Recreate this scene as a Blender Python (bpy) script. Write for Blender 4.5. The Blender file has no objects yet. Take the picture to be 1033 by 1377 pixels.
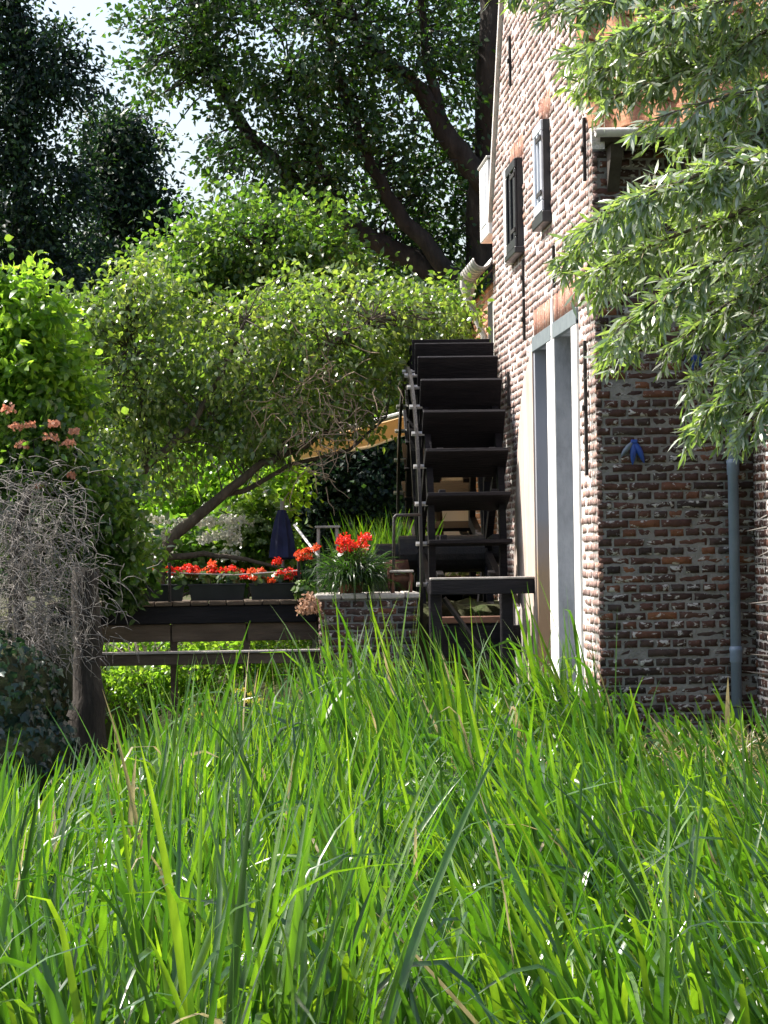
import bpy, math, random
import numpy as np
from mathutils import Vector, Matrix
R = math.radians
rng = np.random.default_rng(7)
random.seed(7)
scene = bpy.context.scene
COL = scene.collection

# ------------------------------------------------------------------ camera
W0, H0, F0 = 1033.0, 1377.0, 4000.0
CAMZ = 1.35
YAW = math.atan(216 / F0); PITCH = math.atan(51.5 / F0); ROLL = R(0.85)
fw = Vector((math.sin(YAW) * math.cos(PITCH), math.cos(YAW) * math.cos(PITCH), math.sin(PITCH)))
rt = Vector((math.cos(YAW), -math.sin(YAW), 0))
up = rt.cross(fw)
rt2 = rt * math.cos(ROLL) - up * math.sin(ROLL)
up2 = up * math.cos(ROLL) + rt * math.sin(ROLL)
cam_d = bpy.data.cameras.new('camera')
cam = bpy.data.objects.new('camera', cam_d)
COL.objects.link(cam)
M = Matrix((rt2, up2, -fw)).transposed().to_4x4()
M.translation = Vector((0, 0, CAMZ))
cam.matrix_world = M
cam_d.sensor_fit = 'VERTICAL'; cam_d.sensor_height = 24.0
cam_d.lens = F0 / H0 * 24.0
cam_d.clip_start = 0.1; cam_d.clip_end = 2000
scene.camera = cam

# ------------------------------------------------------------------ sky, sun, exposure
SUN_EL, SUN_AZ = R(50), R(24)          # azimuth: from -X turned towards +Y
S = Vector((-math.cos(SUN_EL) * math.cos(SUN_AZ), math.cos(SUN_EL) * math.sin(SUN_AZ), math.sin(SUN_EL)))
world = bpy.data.worlds.new('World'); scene.world = world; world.use_nodes = True
nt = world.node_tree; nt.nodes.clear()
sky = nt.nodes.new('ShaderNodeTexSky'); sky.sky_type = 'NISHITA'; sky.sun_disc = False
sky.sun_elevation = SUN_EL; sky.sun_rotation = math.atan2(S.x, S.y) % (2 * math.pi)
sky.air_density = 1.0; sky.dust_density = 4.0; sky.ozone_density = 1.0
bg = nt.nodes.new('ShaderNodeBackground'); bg.inputs['Strength'].default_value = 0.14
wo = nt.nodes.new('ShaderNodeOutputWorld')
nt.links.new(sky.outputs[0], bg.inputs[0]); nt.links.new(bg.outputs[0], wo.inputs[0])
sl = bpy.data.lights.new('sun', 'SUN'); sl.energy = 5.0; sl.angle = R(0.53); sl.color = (1.0, 0.955, 0.88)
so = bpy.data.objects.new('sun', sl); COL.objects.link(so)
so.location = (-20, 30, 40); so.rotation_euler = S.to_track_quat('Z', 'Y').to_euler()
vs = scene.view_settings
vs.view_transform = 'Standard'; vs.look = 'None'; vs.gamma = 1.0; vs.use_curve_mapping = False
vs.exposure = 1.1
scene.render.resolution_x = 768; scene.render.resolution_y = 1024
cy = scene.cycles
cy.max_bounces = 8; cy.transparent_max_bounces = 8; cy.diffuse_bounces = 4; cy.glossy_bounces = 3; cy.transmission_bounces = 6
cy.use_denoising = True

# ------------------------------------------------------------------ pixel helpers (photo pixel + a world plane -> point)
def ray(px, py):
    return fw + rt2 * ((px - W0 / 2) / F0) + up2 * ((H0 / 2 - py) / F0)
def at(px, py, Y):
    d = ray(px, py); t = Y / d.y
    return Vector((d.x * t, Y, CAMZ + d.z * t))
def atx(px, py, X):
    d = ray(px, py); t = X / d.x
    return Vector((X, d.y * t, CAMZ + d.z * t))
def ppm(Y): return F0 / Y

# ------------------------------------------------------------------ materials
def new_mat(name):
    m = bpy.data.materials.new(name); m.use_nodes = True
    t = m.node_tree; t.nodes.clear()
    o = t.nodes.new('ShaderNodeOutputMaterial')
    return m, t, o
def nd(t, typ, **kw):
    n = t.nodes.new(typ)
    for k, v in kw.items():
        if k.startswith('i_'):
            n.inputs[k[2:].replace('_', ' ')].default_value = v
        else: setattr(n, k, v)
    return n
def ramp(t, stops):
    r = t.nodes.new('ShaderNodeValToRGB'); e = r.color_ramp.elements
    while len(e) > 1: e.remove(e[-1])
    e[0].position = stops[0][0]; e[0].color = (*stops[0][1], 1)
    for p, c in stops[1:]:
        x = e.new(p); x.color = (*c, 1)
    return r
def rough_mat(name, stops, scale=6, rough=0.8, bump=0.3, bscale=40, detail=6, stretch=(1, 1, 1), spec=0.3, metal=0.0):
    """noise driven colour + fine bump"""
    m, t, o = new_mat(name)
    tc = nd(t, 'ShaderNodeTexCoord'); mp = nd(t, 'ShaderNodeMapping'); mp.inputs['Scale'].default_value = stretch
    t.links.new(tc.outputs['Object'], mp.inputs[0])
    n = nd(t, 'ShaderNodeTexNoise'); n.inputs['Scale'].default_value = scale; n.inputs['Detail'].default_value = detail
    n.inputs['Roughness'].default_value = 0.65
    t.links.new(mp.outputs[0], n.inputs['Vector'])
    r = ramp(t, stops); t.links.new(n.outputs['Fac'], r.inputs[0])
    b = nd(t, 'ShaderNodeBsdfPrincipled'); b.inputs['Roughness'].default_value = rough
    b.inputs['Specular IOR Level'].default_value = spec; b.inputs['Metallic'].default_value = metal
    t.links.new(r.outputs[0], b.inputs['Base Color'])
    n2 = nd(t, 'ShaderNodeTexNoise'); n2.inputs['Scale'].default_value = bscale; n2.inputs['Detail'].default_value = 5
    t.links.new(mp.outputs[0], n2.inputs['Vector'])
    bp = nd(t, 'ShaderNodeBump'); bp.inputs['Strength'].default_value = bump; bp.inputs['Distance'].default_value = 0.02
    t.links.new(n2.outputs['Fac'], bp.inputs['Height']); t.links.new(bp.outputs[0], b.inputs['Normal'])
    t.links.new(b.outputs[0], o.inputs[0])
    return m
def leaf_mat(name, stops, tstops, tfac=0.45, rough=0.4, spec=0.5, under=None):
    """leaf: glossy upper skin mixed with light let through; colour varies from leaf to leaf"""
    m, t, o = new_mat(name)
    a = nd(t, 'ShaderNodeAttribute', attribute_name='rnd')
    r1 = ramp(t, stops); r2 = ramp(t, tstops)
    t.links.new(a.outputs['Fac'], r1.inputs[0]); t.links.new(a.outputs['Fac'], r2.inputs[0])
    p = nd(t, 'ShaderNodeBsdfPrincipled'); p.inputs['Roughness'].default_value = rough
    p.inputs['Specular IOR Level'].default_value = spec
    geo = nd(t, 'ShaderNodeNewGeometry'); mpn = nd(t, 'ShaderNodeMapping'); mpn.inputs['Scale'].default_value = (38, 38, 5)
    t.links.new(geo.outputs['Position'], mpn.inputs[0]); nz = nd(t, 'ShaderNodeTexNoise'); nz.inputs['Scale'].default_value = 1.0; nz.inputs['Detail'].default_value = 3
    t.links.new(mpn.outputs[0], nz.inputs['Vector']); rz = ramp(t, [(.3, (.62, .66, .62)), (.7, (1.3, 1.25, 1.25))]); t.links.new(nz.outputs['Fac'], rz.inputs[0])
    def streak(c):
        m_ = nd(t, 'ShaderNodeMixRGB', blend_type='MULTIPLY'); m_.inputs[0].default_value = 1.0
        t.links.new(c, m_.inputs[1]); t.links.new(rz.outputs[0], m_.inputs[2]); return m_.outputs[0]
    col = streak(r1.outputs[0]); tcol = streak(r2.outputs[0])
    if under:
        g = nd(t, 'ShaderNodeNewGeometry'); mx = nd(t, 'ShaderNodeMixRGB')
        mx.inputs[2].default_value = (*under, 1)
        t.links.new(g.outputs['Backfacing'], mx.inputs[0]); t.links.new(col, mx.inputs[1]); col = mx.outputs[0]
    t.links.new(col, p.inputs['Base Color'])
    tr = nd(t, 'ShaderNodeBsdfTranslucent'); t.links.new(tcol, tr.inputs[0])
    ms = nd(t, 'ShaderNodeMixShader'); ms.inputs[0].default_value = tfac
    t.links.new(p.outputs[0], ms.inputs[1]); t.links.new(tr.outputs[0], ms.inputs[2])
    t.links.new(ms.outputs[0], o.inputs[0])
    return m
def brick_mat(name, stops, single, fleck=0.5, fcol=(0.55, 0.53, 0.5), dirt=0.5):
    m, t, o = new_mat(name)
    tc = nd(t, 'ShaderNodeTexCoord'); g = nd(t, 'ShaderNodeNewGeometry')
    if single: a = nd(t, 'ShaderNodeObjectInfo').outputs['Random']
    else: a = nd(t, 'ShaderNodeAttribute', attribute_name='rnd').outputs['Fac']
    r = ramp(t, stops); t.links.new(a, r.inputs[0])
    n = nd(t, 'ShaderNodeTexNoise'); n.inputs['Scale'].default_value = 22; n.inputs['Detail'].default_value = 8
    n.inputs['Roughness'].default_value = 0.7
    t.links.new(g.outputs['Position'], n.inputs['Vector'])
    # soot / wear inside the brick
    mv = nd(t, 'ShaderNodeMixRGB', blend_type='MULTIPLY'); mv.inputs[0].default_value = dirt
    r2 = ramp(t, [(0.3, (0.35, 0.33, 0.32)), (0.6, (1.15, 1.1, 1.05))]); t.links.new(n.outputs['Fac'], r2.inputs[0])
    t.links.new(r.outputs[0], mv.inputs[1]); t.links.new(r2.outputs[0], mv.inputs[2])
    # off-white flecks scattered by noise
    n3 = nd(t, 'ShaderNodeTexNoise'); n3.inputs['Scale'].default_value = 17; n3.inputs['Detail'].default_value = 6
    n3.inputs['Roughness'].default_value = 0.6; n3.inputs['Distortion'].default_value = 0.6
    mp = nd(t, 'ShaderNodeMapping'); mp.inputs['Scale'].default_value = (1, 1, 1.7); mp.inputs['Location'].default_value = (3.1, 7.7, 1.3)
    t.links.new(g.outputs['Position'], mp.inputs[0]); t.links.new(mp.outputs[0], n3.inputs['Vector'])
    r3 = ramp(t, [(0.575, (0, 0, 0)), (0.63, (fleck, fleck, fleck))]); t.links.new(n3.outputs['Fac'], r3.inputs[0])
    mf = nd(t, 'ShaderNodeMixRGB'); mf.inputs[2].default_value = (*fcol, 1)
    t.links.new(r3.outputs[0], mf.inputs[0]); t.links.new(mv.outputs[0], mf.inputs[1])
    p = nd(t, 'ShaderNodeBsdfPrincipled'); p.inputs['Roughness'].default_value = 0.85; p.inputs['Specular IOR Level'].default_value = 0.25
    t.links.new(mf.outputs[0], p.inputs['Base Color'])
    n2 = nd(t, 'ShaderNodeTexNoise'); n2.inputs['Scale'].default_value = 70; n2.inputs['Detail'].default_value = 6
    t.links.new(g.outputs['Position'], n2.inputs['Vector'])
    bp = nd(t, 'ShaderNodeBump'); bp.inputs['Strength'].default_value = 0.55; bp.inputs['Distance'].default_value = 0.012
    t.links.new(n2.outputs['Fac'], bp.inputs['Height']); t.links.new(bp.outputs[0], p.inputs['Normal'])
    t.links.new(p.outputs[0], o.inputs[0])
    return m

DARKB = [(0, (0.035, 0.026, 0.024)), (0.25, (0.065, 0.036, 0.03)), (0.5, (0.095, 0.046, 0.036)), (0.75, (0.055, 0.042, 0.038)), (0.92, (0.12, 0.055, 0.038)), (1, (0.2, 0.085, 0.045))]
PINKB = [(0, (0.15, 0.105, 0.095)), (0.3, (0.25, 0.165, 0.145)), (0.6, (0.31, 0.20, 0.17)), (0.85, (0.235, 0.165, 0.15)), (1, (0.36, 0.21, 0.155))]
MT = {}
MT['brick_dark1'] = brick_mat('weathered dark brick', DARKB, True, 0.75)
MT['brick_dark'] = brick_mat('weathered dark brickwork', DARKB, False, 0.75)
MT['brick_soot1'] = brick_mat('sooty brick', [(0, (0.02, 0.018, 0.018)), (1, (0.05, 0.04, 0.038))], True, 0.4, (.3, .29, .28))
MT['brick_pink'] = brick_mat('pale red brickwork', PINKB, False, 0.6, (0.6, 0.56, 0.52), 0.4)
MT['brick_red1'] = brick_mat('fresh red brick', [(0, (0.26, 0.13, 0.10)), (.5, (0.4, 0.2, 0.14)), (1, (0.42, 0.27, 0.2))], True, 0.5)
MT['brick_orange'] = brick_mat('orange brickwork', [(0, (0.34, 0.17, 0.10)), (1, (0.5, 0.28, 0.17))], False, 0.3)
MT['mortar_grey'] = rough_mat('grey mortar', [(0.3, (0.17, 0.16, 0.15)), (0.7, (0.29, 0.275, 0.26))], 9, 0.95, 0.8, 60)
MT['mortar_pale'] = rough_mat('pale lime mortar', [(0.3, (0.48, 0.44, 0.41)), (0.7, (0.66, 0.62, 0.59))], 9, 0.95, 0.8, 60)
MT['render_pink'] = rough_mat('pinkish lime render', [(0.3, (0.36, 0.285, 0.24)), (0.55, (0.47, 0.39, 0.335)), (0.75, (0.55, 0.48, 0.42))], 5, 0.9, 0.35, 30, stretch=(1, 1, 0.35))
MT['white_paint'] = rough_mat('weathered white paint', [(0.25, (0.55, 0.53, 0.5)), (0.5, (0.76, 0.75, 0.73))], 12, 0.6, 0.2, 50, stretch=(1, 1, 0.2))
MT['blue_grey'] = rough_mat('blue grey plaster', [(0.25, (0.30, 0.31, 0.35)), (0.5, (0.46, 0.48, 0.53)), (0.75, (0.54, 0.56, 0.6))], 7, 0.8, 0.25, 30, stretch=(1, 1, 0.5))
MT['post_shade_grey'] = rough_mat('white post in painted shade', [(0.25, (0.13, 0.135, 0.15)), (0.5, (0.23, 0.24, 0.26)), (0.75, (0.30, 0.31, 0.33))], 6, 0.8, 0.25, 30, stretch=(1, 1, 0.5))  # shade on the white post's sides, put into the colour
MT['steel_grey'] = rough_mat('grey painted steel', [(0.3, (0.12, 0.145, 0.16)), (0.7, (0.19, 0.22, 0.235))], 10, 0.5, 0.1, 40, spec=0.5)
MT['black_iron'] = rough_mat('black iron', [(0.3, (0.008, 0.008, 0.009)), (0.75, (0.03, 0.025, 0.022))], 15, 0.55, 0.3, 60, spec=0.4)
MT['black_wood'] = rough_mat('tarred black wood', [(0.3, (0.006, 0.006, 0.008)), (0.7, (0.016, 0.014, 0.016))], 14, 0.6, 0.4, 60, stretch=(0.15, 1, 1), spec=0.15)
MT['black_paint'] = rough_mat('black paint', [(0.3, (0.010, 0.011, 0.014)), (0.8, (0.025, 0.026, 0.03))], 10, 0.4, 0.15, 50, spec=0.5)
MT['pale_shutter'] = rough_mat('pale grey shutter paint', [(0.3, (0.42, 0.45, 0.5)), (0.7, (0.58, 0.61, 0.66))], 8, 0.5, 0.1, 40)
MT['old_wood'] = rough_mat('old brown wood', [(0.25, (0.045, 0.033, 0.024)), (0.55, (0.095, 0.07, 0.05)), (0.8, (0.15, 0.115, 0.085))], 9, 0.85, 0.5, 50, stretch=(0.2, 1, 1))
MT['grey_wood'] = rough_mat('silvered wood', [(0.25, (0.22, 0.20, 0.18)), (0.55, (0.38, 0.35, 0.32)), (0.8, (0.5, 0.47, 0.43))], 9, 0.8, 0.4, 50, stretch=(1, 1, 0.15))
MT['red_wood'] = rough_mat('rust red wood', [(0.25, (0.12, 0.06, 0.04)), (0.7, (0.26, 0.14, 0.1))], 12, 0.8, 0.4, 50, stretch=(0.2, 1, 1))
MT['pvc'] = rough_mat('blue grey drainpipe plastic', [(0.3, (0.17, 0.225, 0.32)), (0.7, (0.24, 0.30, 0.41))], 6, 0.42, 0.05, 30, spec=0.5)
MT['zinc'] = rough_mat('pale zinc', [(0.3, (0.40, 0.39, 0.37)), (0.7, (0.58, 0.56, 0.53))], 8, 0.45, 0.1, 30, metal=0.3)
MT['tile'] = rough_mat('orange clay tile', [(0.25, (0.16, 0.065, 0.035)), (0.5, (0.34, 0.15, 0.075)), (0.8, (0.42, 0.22, 0.12))], 9, 0.8, 0.4, 40)
MT['stone'] = rough_mat('pale stone', [(0.3, (0.30, 0.28, 0.25)), (0.7, (0.46, 0.43, 0.39))], 10, 0.9, 0.5, 50)
MT['cement'] = rough_mat('dark cement plinth', [(0.3, (0.10, 0.10, 0.10)), (0.7, (0.19, 0.19, 0.185))], 8, 0.9, 0.5, 40)
MT['blue_plastic'] = rough_mat('blue plastic', [(0.3, (0.015, 0.05, 0.26)), (0.7, (0.025, 0.085, 0.4))], 8, 0.4, 0.1, 20, spec=0.5)
MT['grey_plastic'] = rough_mat('grey blue plastic', [(0.3, (0.12, 0.15, 0.2)), (0.7, (0.2, 0.24, 0.3))], 8, 0.4, 0.1, 20)
MT['pot_black'] = rough_mat('black plastic', [(0.3, (0.012, 0.013, 0.015)), (0.7, (0.025, 0.026, 0.03))], 8, 0.45, 0.1, 20, spec=0.5)
MT['terracotta'] = rough_mat('terracotta', [(0.3, (0.24, 0.10, 0.06)), (0.7, (0.38, 0.19, 0.11))], 8, 0.85, 0.3, 30)
MT['rust'] = rough_mat('rusty iron', [(0.3, (0.06, 0.028, 0.02)), (0.7, (0.17, 0.075, 0.045))], 12, 0.8, 0.4, 50)
MT['canvas_blue'] = rough_mat('dark blue canvas', [(0.3, (0.015, 0.018, 0.05)), (0.7, (0.03, 0.035, 0.10))], 8, 0.8, 0.3, 20)
MT['bark'] = rough_mat('dark bark', [(0.3, (0.018, 0.015, 0.012)), (0.55, (0.04, 0.033, 0.027)), (0.8, (0.075, 0.065, 0.055))], 10, 0.9, 0.9, 30, stretch=(1, 1, 0.3))
MT['bark_brown'] = rough_mat('brown bark', [(0.3, (0.05, 0.04, 0.03)), (0.7, (0.13, 0.105, 0.08))], 12, 0.9, 0.8, 40, stretch=(1, 1, 0.4))
MT['twig_grey'] = rough_mat('dry grey twig', [(0.3, (0.10, 0.09, 0.08)), (0.7, (0.24, 0.22, 0.20))], 12, 0.85, 0.3, 40)
MT['twig_beige'] = rough_mat('dry beige twig', [(0.3, (0.22, 0.16, 0.11)), (0.7, (0.42, 0.33, 0.24))], 12, 0.85, 0.3, 40)
MT['soil'] = rough_mat('damp earth and litter', [(0.25, (0.025, 0.02, 0.012)), (0.5, (0.05, 0.05, 0.02)), (0.7, (0.06, 0.085, 0.025)), (0.85, (0.14, 0.12, 0.06))], 5, 0.95, 0.9, 25)
MT['roof_felt'] = rough_mat('dark roof boarding', [(0.3, (0.03, 0.025, 0.022)), (0.7, (0.07, 0.06, 0.05))], 8, 0.9, 0.3, 30)
MT['red_petal'] = leaf_mat('red geranium petal', [(0, (0.55, 0.012, 0.012)), (0.7, (0.72, 0.02, 0.012)), (1, (0.8, 0.08, 0.02))], [(0, (0.7, 0.02, 0.01)), (1, (0.85, 0.06, 0.02))], 0.35, 0.5)
MT['orange_petal'] = leaf_mat('orange red petal', [(0, (0.7, 0.05, 0.012)), (1, (0.85, 0.16, 0.05))], [(0, (0.8, 0.08, 0.02)), (1, (0.9, 0.2, 0.05))], 0.35, 0.5)
MT['salmon_petal'] = leaf_mat('salmon petal', [(0, (0.55, 0.24, 0.15)), (1, (0.7, 0.36, 0.24))], [(0, (0.7, 0.3, 0.18)), (1, (0.8, 0.4, 0.25))], 0.35, 0.6)
MT['white_petal'] = leaf_mat('cream white petal', [(0, (0.72, 0.7, 0.64)), (1, (0.85, 0.84, 0.8))], [(0, (0.7, 0.7, 0.55)), (1, (0.8, 0.8, 0.7))], 0.3, 0.6)
MT['pale_green_petal'] = leaf_mat('pale green petal', [(0, (0.24, 0.34, 0.15)), (1, (0.36, 0.46, 0.24))], [(0, (0.3, 0.45, 0.15)), (1, (0.4, 0.5, 0.2))], 0.3, 0.6)
MT['yellow_petal'] = leaf_mat('yellow petal', [(0, (0.6, 0.5, 0.05)), (1, (0.75, 0.65, 0.1))], [(0, (0.7, 0.6, 0.05)), (1, (0.8, 0.7, 0.1))], 0.35, 0.5)
MT['dry_petal'] = leaf_mat('dry pinkish brown bract', [(0, (0.30, 0.17, 0.11)), (1, (0.46, 0.29, 0.20))], [(0, (0.4, 0.22, 0.12)), (1, (0.5, 0.3, 0.2))], 0.3, 0.8)
MT['reed'] = leaf_mat('reed leaf', [(0, (0.022, 0.06, 0.012)), (0.5, (0.05, 0.125, 0.018)), (0.93, (0.095, 0.19, 0.025)), (0.95, (0.30, 0.25, 0.12)), (1, (0.42, 0.35, 0.2))],
                      [(0, (0.04, 0.14, 0.006)), (0.5, (0.13, 0.33, 0.010)), (0.93, (0.30, 0.50, 0.015)), (0.95, (0.4, 0.32, 0.12)), (1, (0.45, 0.38, 0.2))], 0.4, 0.32, 1.0)
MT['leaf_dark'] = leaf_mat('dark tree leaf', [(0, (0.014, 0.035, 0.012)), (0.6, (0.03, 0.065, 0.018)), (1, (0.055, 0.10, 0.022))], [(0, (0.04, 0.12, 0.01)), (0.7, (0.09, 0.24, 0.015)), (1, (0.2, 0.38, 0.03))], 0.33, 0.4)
MT['leaf_deep'] = leaf_mat('dark leaf with painted lit clumps', [(0, (0.008, 0.018, 0.014)), (0.5, (0.014, 0.034, 0.02)), (.8, (0.035, 0.07, 0.025)), (1, (0.05, 0.10, 0.03))], [(0, (0.012, 0.035, 0.015)), (0.55, (0.025, 0.075, 0.02)), (.8, (0.08, 0.2, 0.03)), (1, (0.14, 0.3, 0.03))], 0.22, 0.5, 0.35)  # dark stops hold backlit shade, brighter ones paint in sunlit clumps
MT['leaf_mid'] = leaf_mat('mid green leaf', [(0, (0.03, 0.065, 0.016)), (0.5, (0.06, 0.115, 0.025)), (1, (0.10, 0.16, 0.035))], [(0, (0.10, 0.26, 0.02)), (0.5, (0.2, 0.42, 0.03)), (1, (0.36, 0.56, 0.05))], 0.4, 0.3, 0.7)
MT['leaf_grey'] = leaf_mat('greyish narrow leaf', [(0, (0.045, 0.08, 0.028)), (0.5, (0.09, 0.14, 0.045)), (1, (0.15, 0.19, 0.07))], [(0, (0.13, 0.28, 0.02)), (0.5, (0.30, 0.50, 0.04)), (1, (0.50, 0.64, 0.08))], 0.42, 0.3, 0.8)
MT['leaf_bright'] = leaf_mat('bright yellow green leaf', [(0, (0.07, 0.15, 0.02)), (1, (0.13, 0.22, 0.035))], [(0, (0.28, 0.58, 0.03)), (1, (0.5, 0.75, 0.06))], 0.5, 0.35, 0.5)
MT['leaf_willow'] = leaf_mat('willow leaf', [(0, (0.08, 0.13, 0.045)), (0.6, (0.14, 0.20, 0.075)), (1, (0.2, 0.26, 0.1))], [(0, (0.22, 0.40, 0.05)), (0.6, (0.38, 0.58, 0.08)), (1, (0.52, 0.7, 0.12))], 0.36, 0.33, 1.0, under=(0.38, 0.42, 0.34))
MT['leaf_ivy'] = leaf_mat('ivy leaf', [(0, (0.012, 0.028, 0.022)), (0.6, (0.022, 0.05, 0.035)), (1, (0.04, 0.075, 0.045))], [(0, (0.02, 0.06, 0.02)), (1, (0.05, 0.13, 0.03))], 0.15, 0.35, 0.5)
MT['leaf_far'] = leaf_mat('far wood leaf', [(0, (0.012, 0.03, 0.012)), (0.7, (0.03, 0.06, 0.02)), (1, (0.06, 0.10, 0.03))], [(0, (0.03, 0.09, 0.015)), (1, (0.14, 0.28, 0.03))], 0.3, 0.5, 0.3)
MT['leaf_nettle'] = leaf_mat('pale weed leaf', [(0, (0.06, 0.10, 0.045)), (1, (0.12, 0.17, 0.08))], [(0, (0.14, 0.28, 0.05)), (1, (0.26, 0.42, 0.08))], 0.35, 0.35, 0.6)
def awning_mat():
    m, t, o = new_mat('cream orange awning cloth')
    tc = nd(t, 'ShaderNodeTexCoord'); n = nd(t, 'ShaderNodeTexNoise'); n.inputs['Scale'].default_value = 3
    t.links.new(tc.outputs['Object'], n.inputs['Vector'])
    r = ramp(t, [(0.3, (0.62, 0.42, 0.22)), (0.7, (0.74, 0.54, 0.32))]); t.links.new(n.outputs['Fac'], r.inputs[0])
    d = nd(t, 'ShaderNodeBsdfDiffuse'); tr = nd(t, 'ShaderNodeBsdfTranslucent'); ms = nd(t, 'ShaderNodeMixShader'); ms.inputs[0].default_value = 0.5
    t.links.new(r.outputs[0], d.inputs[0]); t.links.new(r.outputs[0], tr.inputs[0])
    t.links.new(d.outputs[0], ms.inputs[1]); t.links.new(tr.outputs[0], ms.inputs[2]); t.links.new(ms.outputs[0], o.inputs[0])
    return m
MT['awning'] = awning_mat()
def water_mat():
    m, t, o = new_mat('dark stream water')
    p = nd(t, 'ShaderNodeBsdfPrincipled'); p.inputs['Base Color'].default_value = (0.018, 0.026, 0.012, 1)
    p.inputs['Roughness'].default_value = 0.06; p.inputs['Specular IOR Level'].default_value = 0.6
    n = nd(t, 'ShaderNodeTexNoise'); n.inputs['Scale'].default_value = 9; n.inputs['Detail'].default_value = 3
    tc = nd(t, 'ShaderNodeTexCoord'); t.links.new(tc.outputs['Object'], n.inputs['Vector'])
    b = nd(t, 'ShaderNodeBump'); b.inputs['Strength'].default_value = 0.15; t.links.new(n.outputs['Fac'], b.inputs['Height'])
    t.links.new(b.outputs[0], p.inputs['Normal']); t.links.new(p.outputs[0], o.inputs[0])
    return m
MT['water'] = water_mat()
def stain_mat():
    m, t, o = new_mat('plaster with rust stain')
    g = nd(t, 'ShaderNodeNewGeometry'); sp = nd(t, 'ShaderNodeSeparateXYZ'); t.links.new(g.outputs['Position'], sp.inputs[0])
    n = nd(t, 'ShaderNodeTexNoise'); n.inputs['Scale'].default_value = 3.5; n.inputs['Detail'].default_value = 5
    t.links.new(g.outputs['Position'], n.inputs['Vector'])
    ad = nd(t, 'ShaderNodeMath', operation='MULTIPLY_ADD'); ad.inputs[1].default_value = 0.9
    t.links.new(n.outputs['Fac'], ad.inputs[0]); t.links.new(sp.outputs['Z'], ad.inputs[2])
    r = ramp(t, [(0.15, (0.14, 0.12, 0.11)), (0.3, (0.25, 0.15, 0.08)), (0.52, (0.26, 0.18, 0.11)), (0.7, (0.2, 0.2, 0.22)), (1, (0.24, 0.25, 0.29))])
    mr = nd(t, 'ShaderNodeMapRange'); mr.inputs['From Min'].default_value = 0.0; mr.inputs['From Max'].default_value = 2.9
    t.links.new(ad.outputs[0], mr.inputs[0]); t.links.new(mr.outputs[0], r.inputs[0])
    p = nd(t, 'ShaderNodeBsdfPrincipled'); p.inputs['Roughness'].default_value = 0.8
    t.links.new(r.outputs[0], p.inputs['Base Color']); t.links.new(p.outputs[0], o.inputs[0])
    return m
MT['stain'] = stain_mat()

# ------------------------------------------------------------------ object helpers
def tag(o, label=None, cat=None, group=None, kind=None):
    if label: o['label'] = label
    if cat: o['category'] = cat
    if group: o['group'] = group
    if kind: o['kind'] = kind
    return o
def empty(name, loc, label, cat, group=None):
    o = bpy.data.objects.new(name, None); COL.objects.link(o); o.location = Vector(loc); o.empty_display_size = 0.1
    return tag(o, label, cat, group)
WORLD_LOC = {}
def wloc(o):
    l = Vector(o.location)
    while o.parent is not None:
        o = o.parent; l = l  # children keep world coordinates through the parent inverse
    return l
def link(name, me, mat, parent=None, loc=(0, 0, 0), rot=None):
    o = bpy.data.objects.new(name, me); COL.objects.link(o)
    if mat is not None and not me.materials: me.materials.append(MT[mat] if isinstance(mat, str) else mat)
    o.location = loc
    if rot is not None: o.rotation_euler = rot
    if parent is not None:
        o.parent = parent
        # world matrix of the parent is a chain of pure translations / rotations held in 'wm'
        o.matrix_parent_inverse = get_wm(parent).inverted()
    return o
def get_wm(o):
    b = Matrix.LocRotScale(o.location, o.rotation_euler, o.scale)
    if o.parent is None: return b
    return get_wm(o.parent) @ o.matrix_parent_inverse @ b
def npmesh(name, V, Fc, rnd=None, smooth=False):
    V = np.asarray(V, dtype=np.float32).reshape(-1, 3); Fc = np.asarray(Fc, dtype=np.int32)
    m, k = Fc.shape
    me = bpy.data.meshes.new(name)
    me.vertices.add(len(V)); me.vertices.foreach_set('co', V.ravel())
    me.loops.add(m * k); me.loops.foreach_set('vertex_index', Fc.ravel())
    me.polygons.add(m); me.polygons.foreach_set('loop_start', np.arange(0, m * k, k, dtype=np.int32))
    me.polygons.foreach_set('loop_total', np.full(m, k, dtype=np.int32))
    if smooth: me.polygons.foreach_set('use_smooth', np.ones(m, dtype=bool))
    me.update(calc_edges=True)
    if rnd is not None:
        a = me.attributes.new('rnd', 'FLOAT', 'POINT'); a.data.foreach_set('value', np.asarray(rnd, dtype=np.float32).ravel())
    return me
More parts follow.
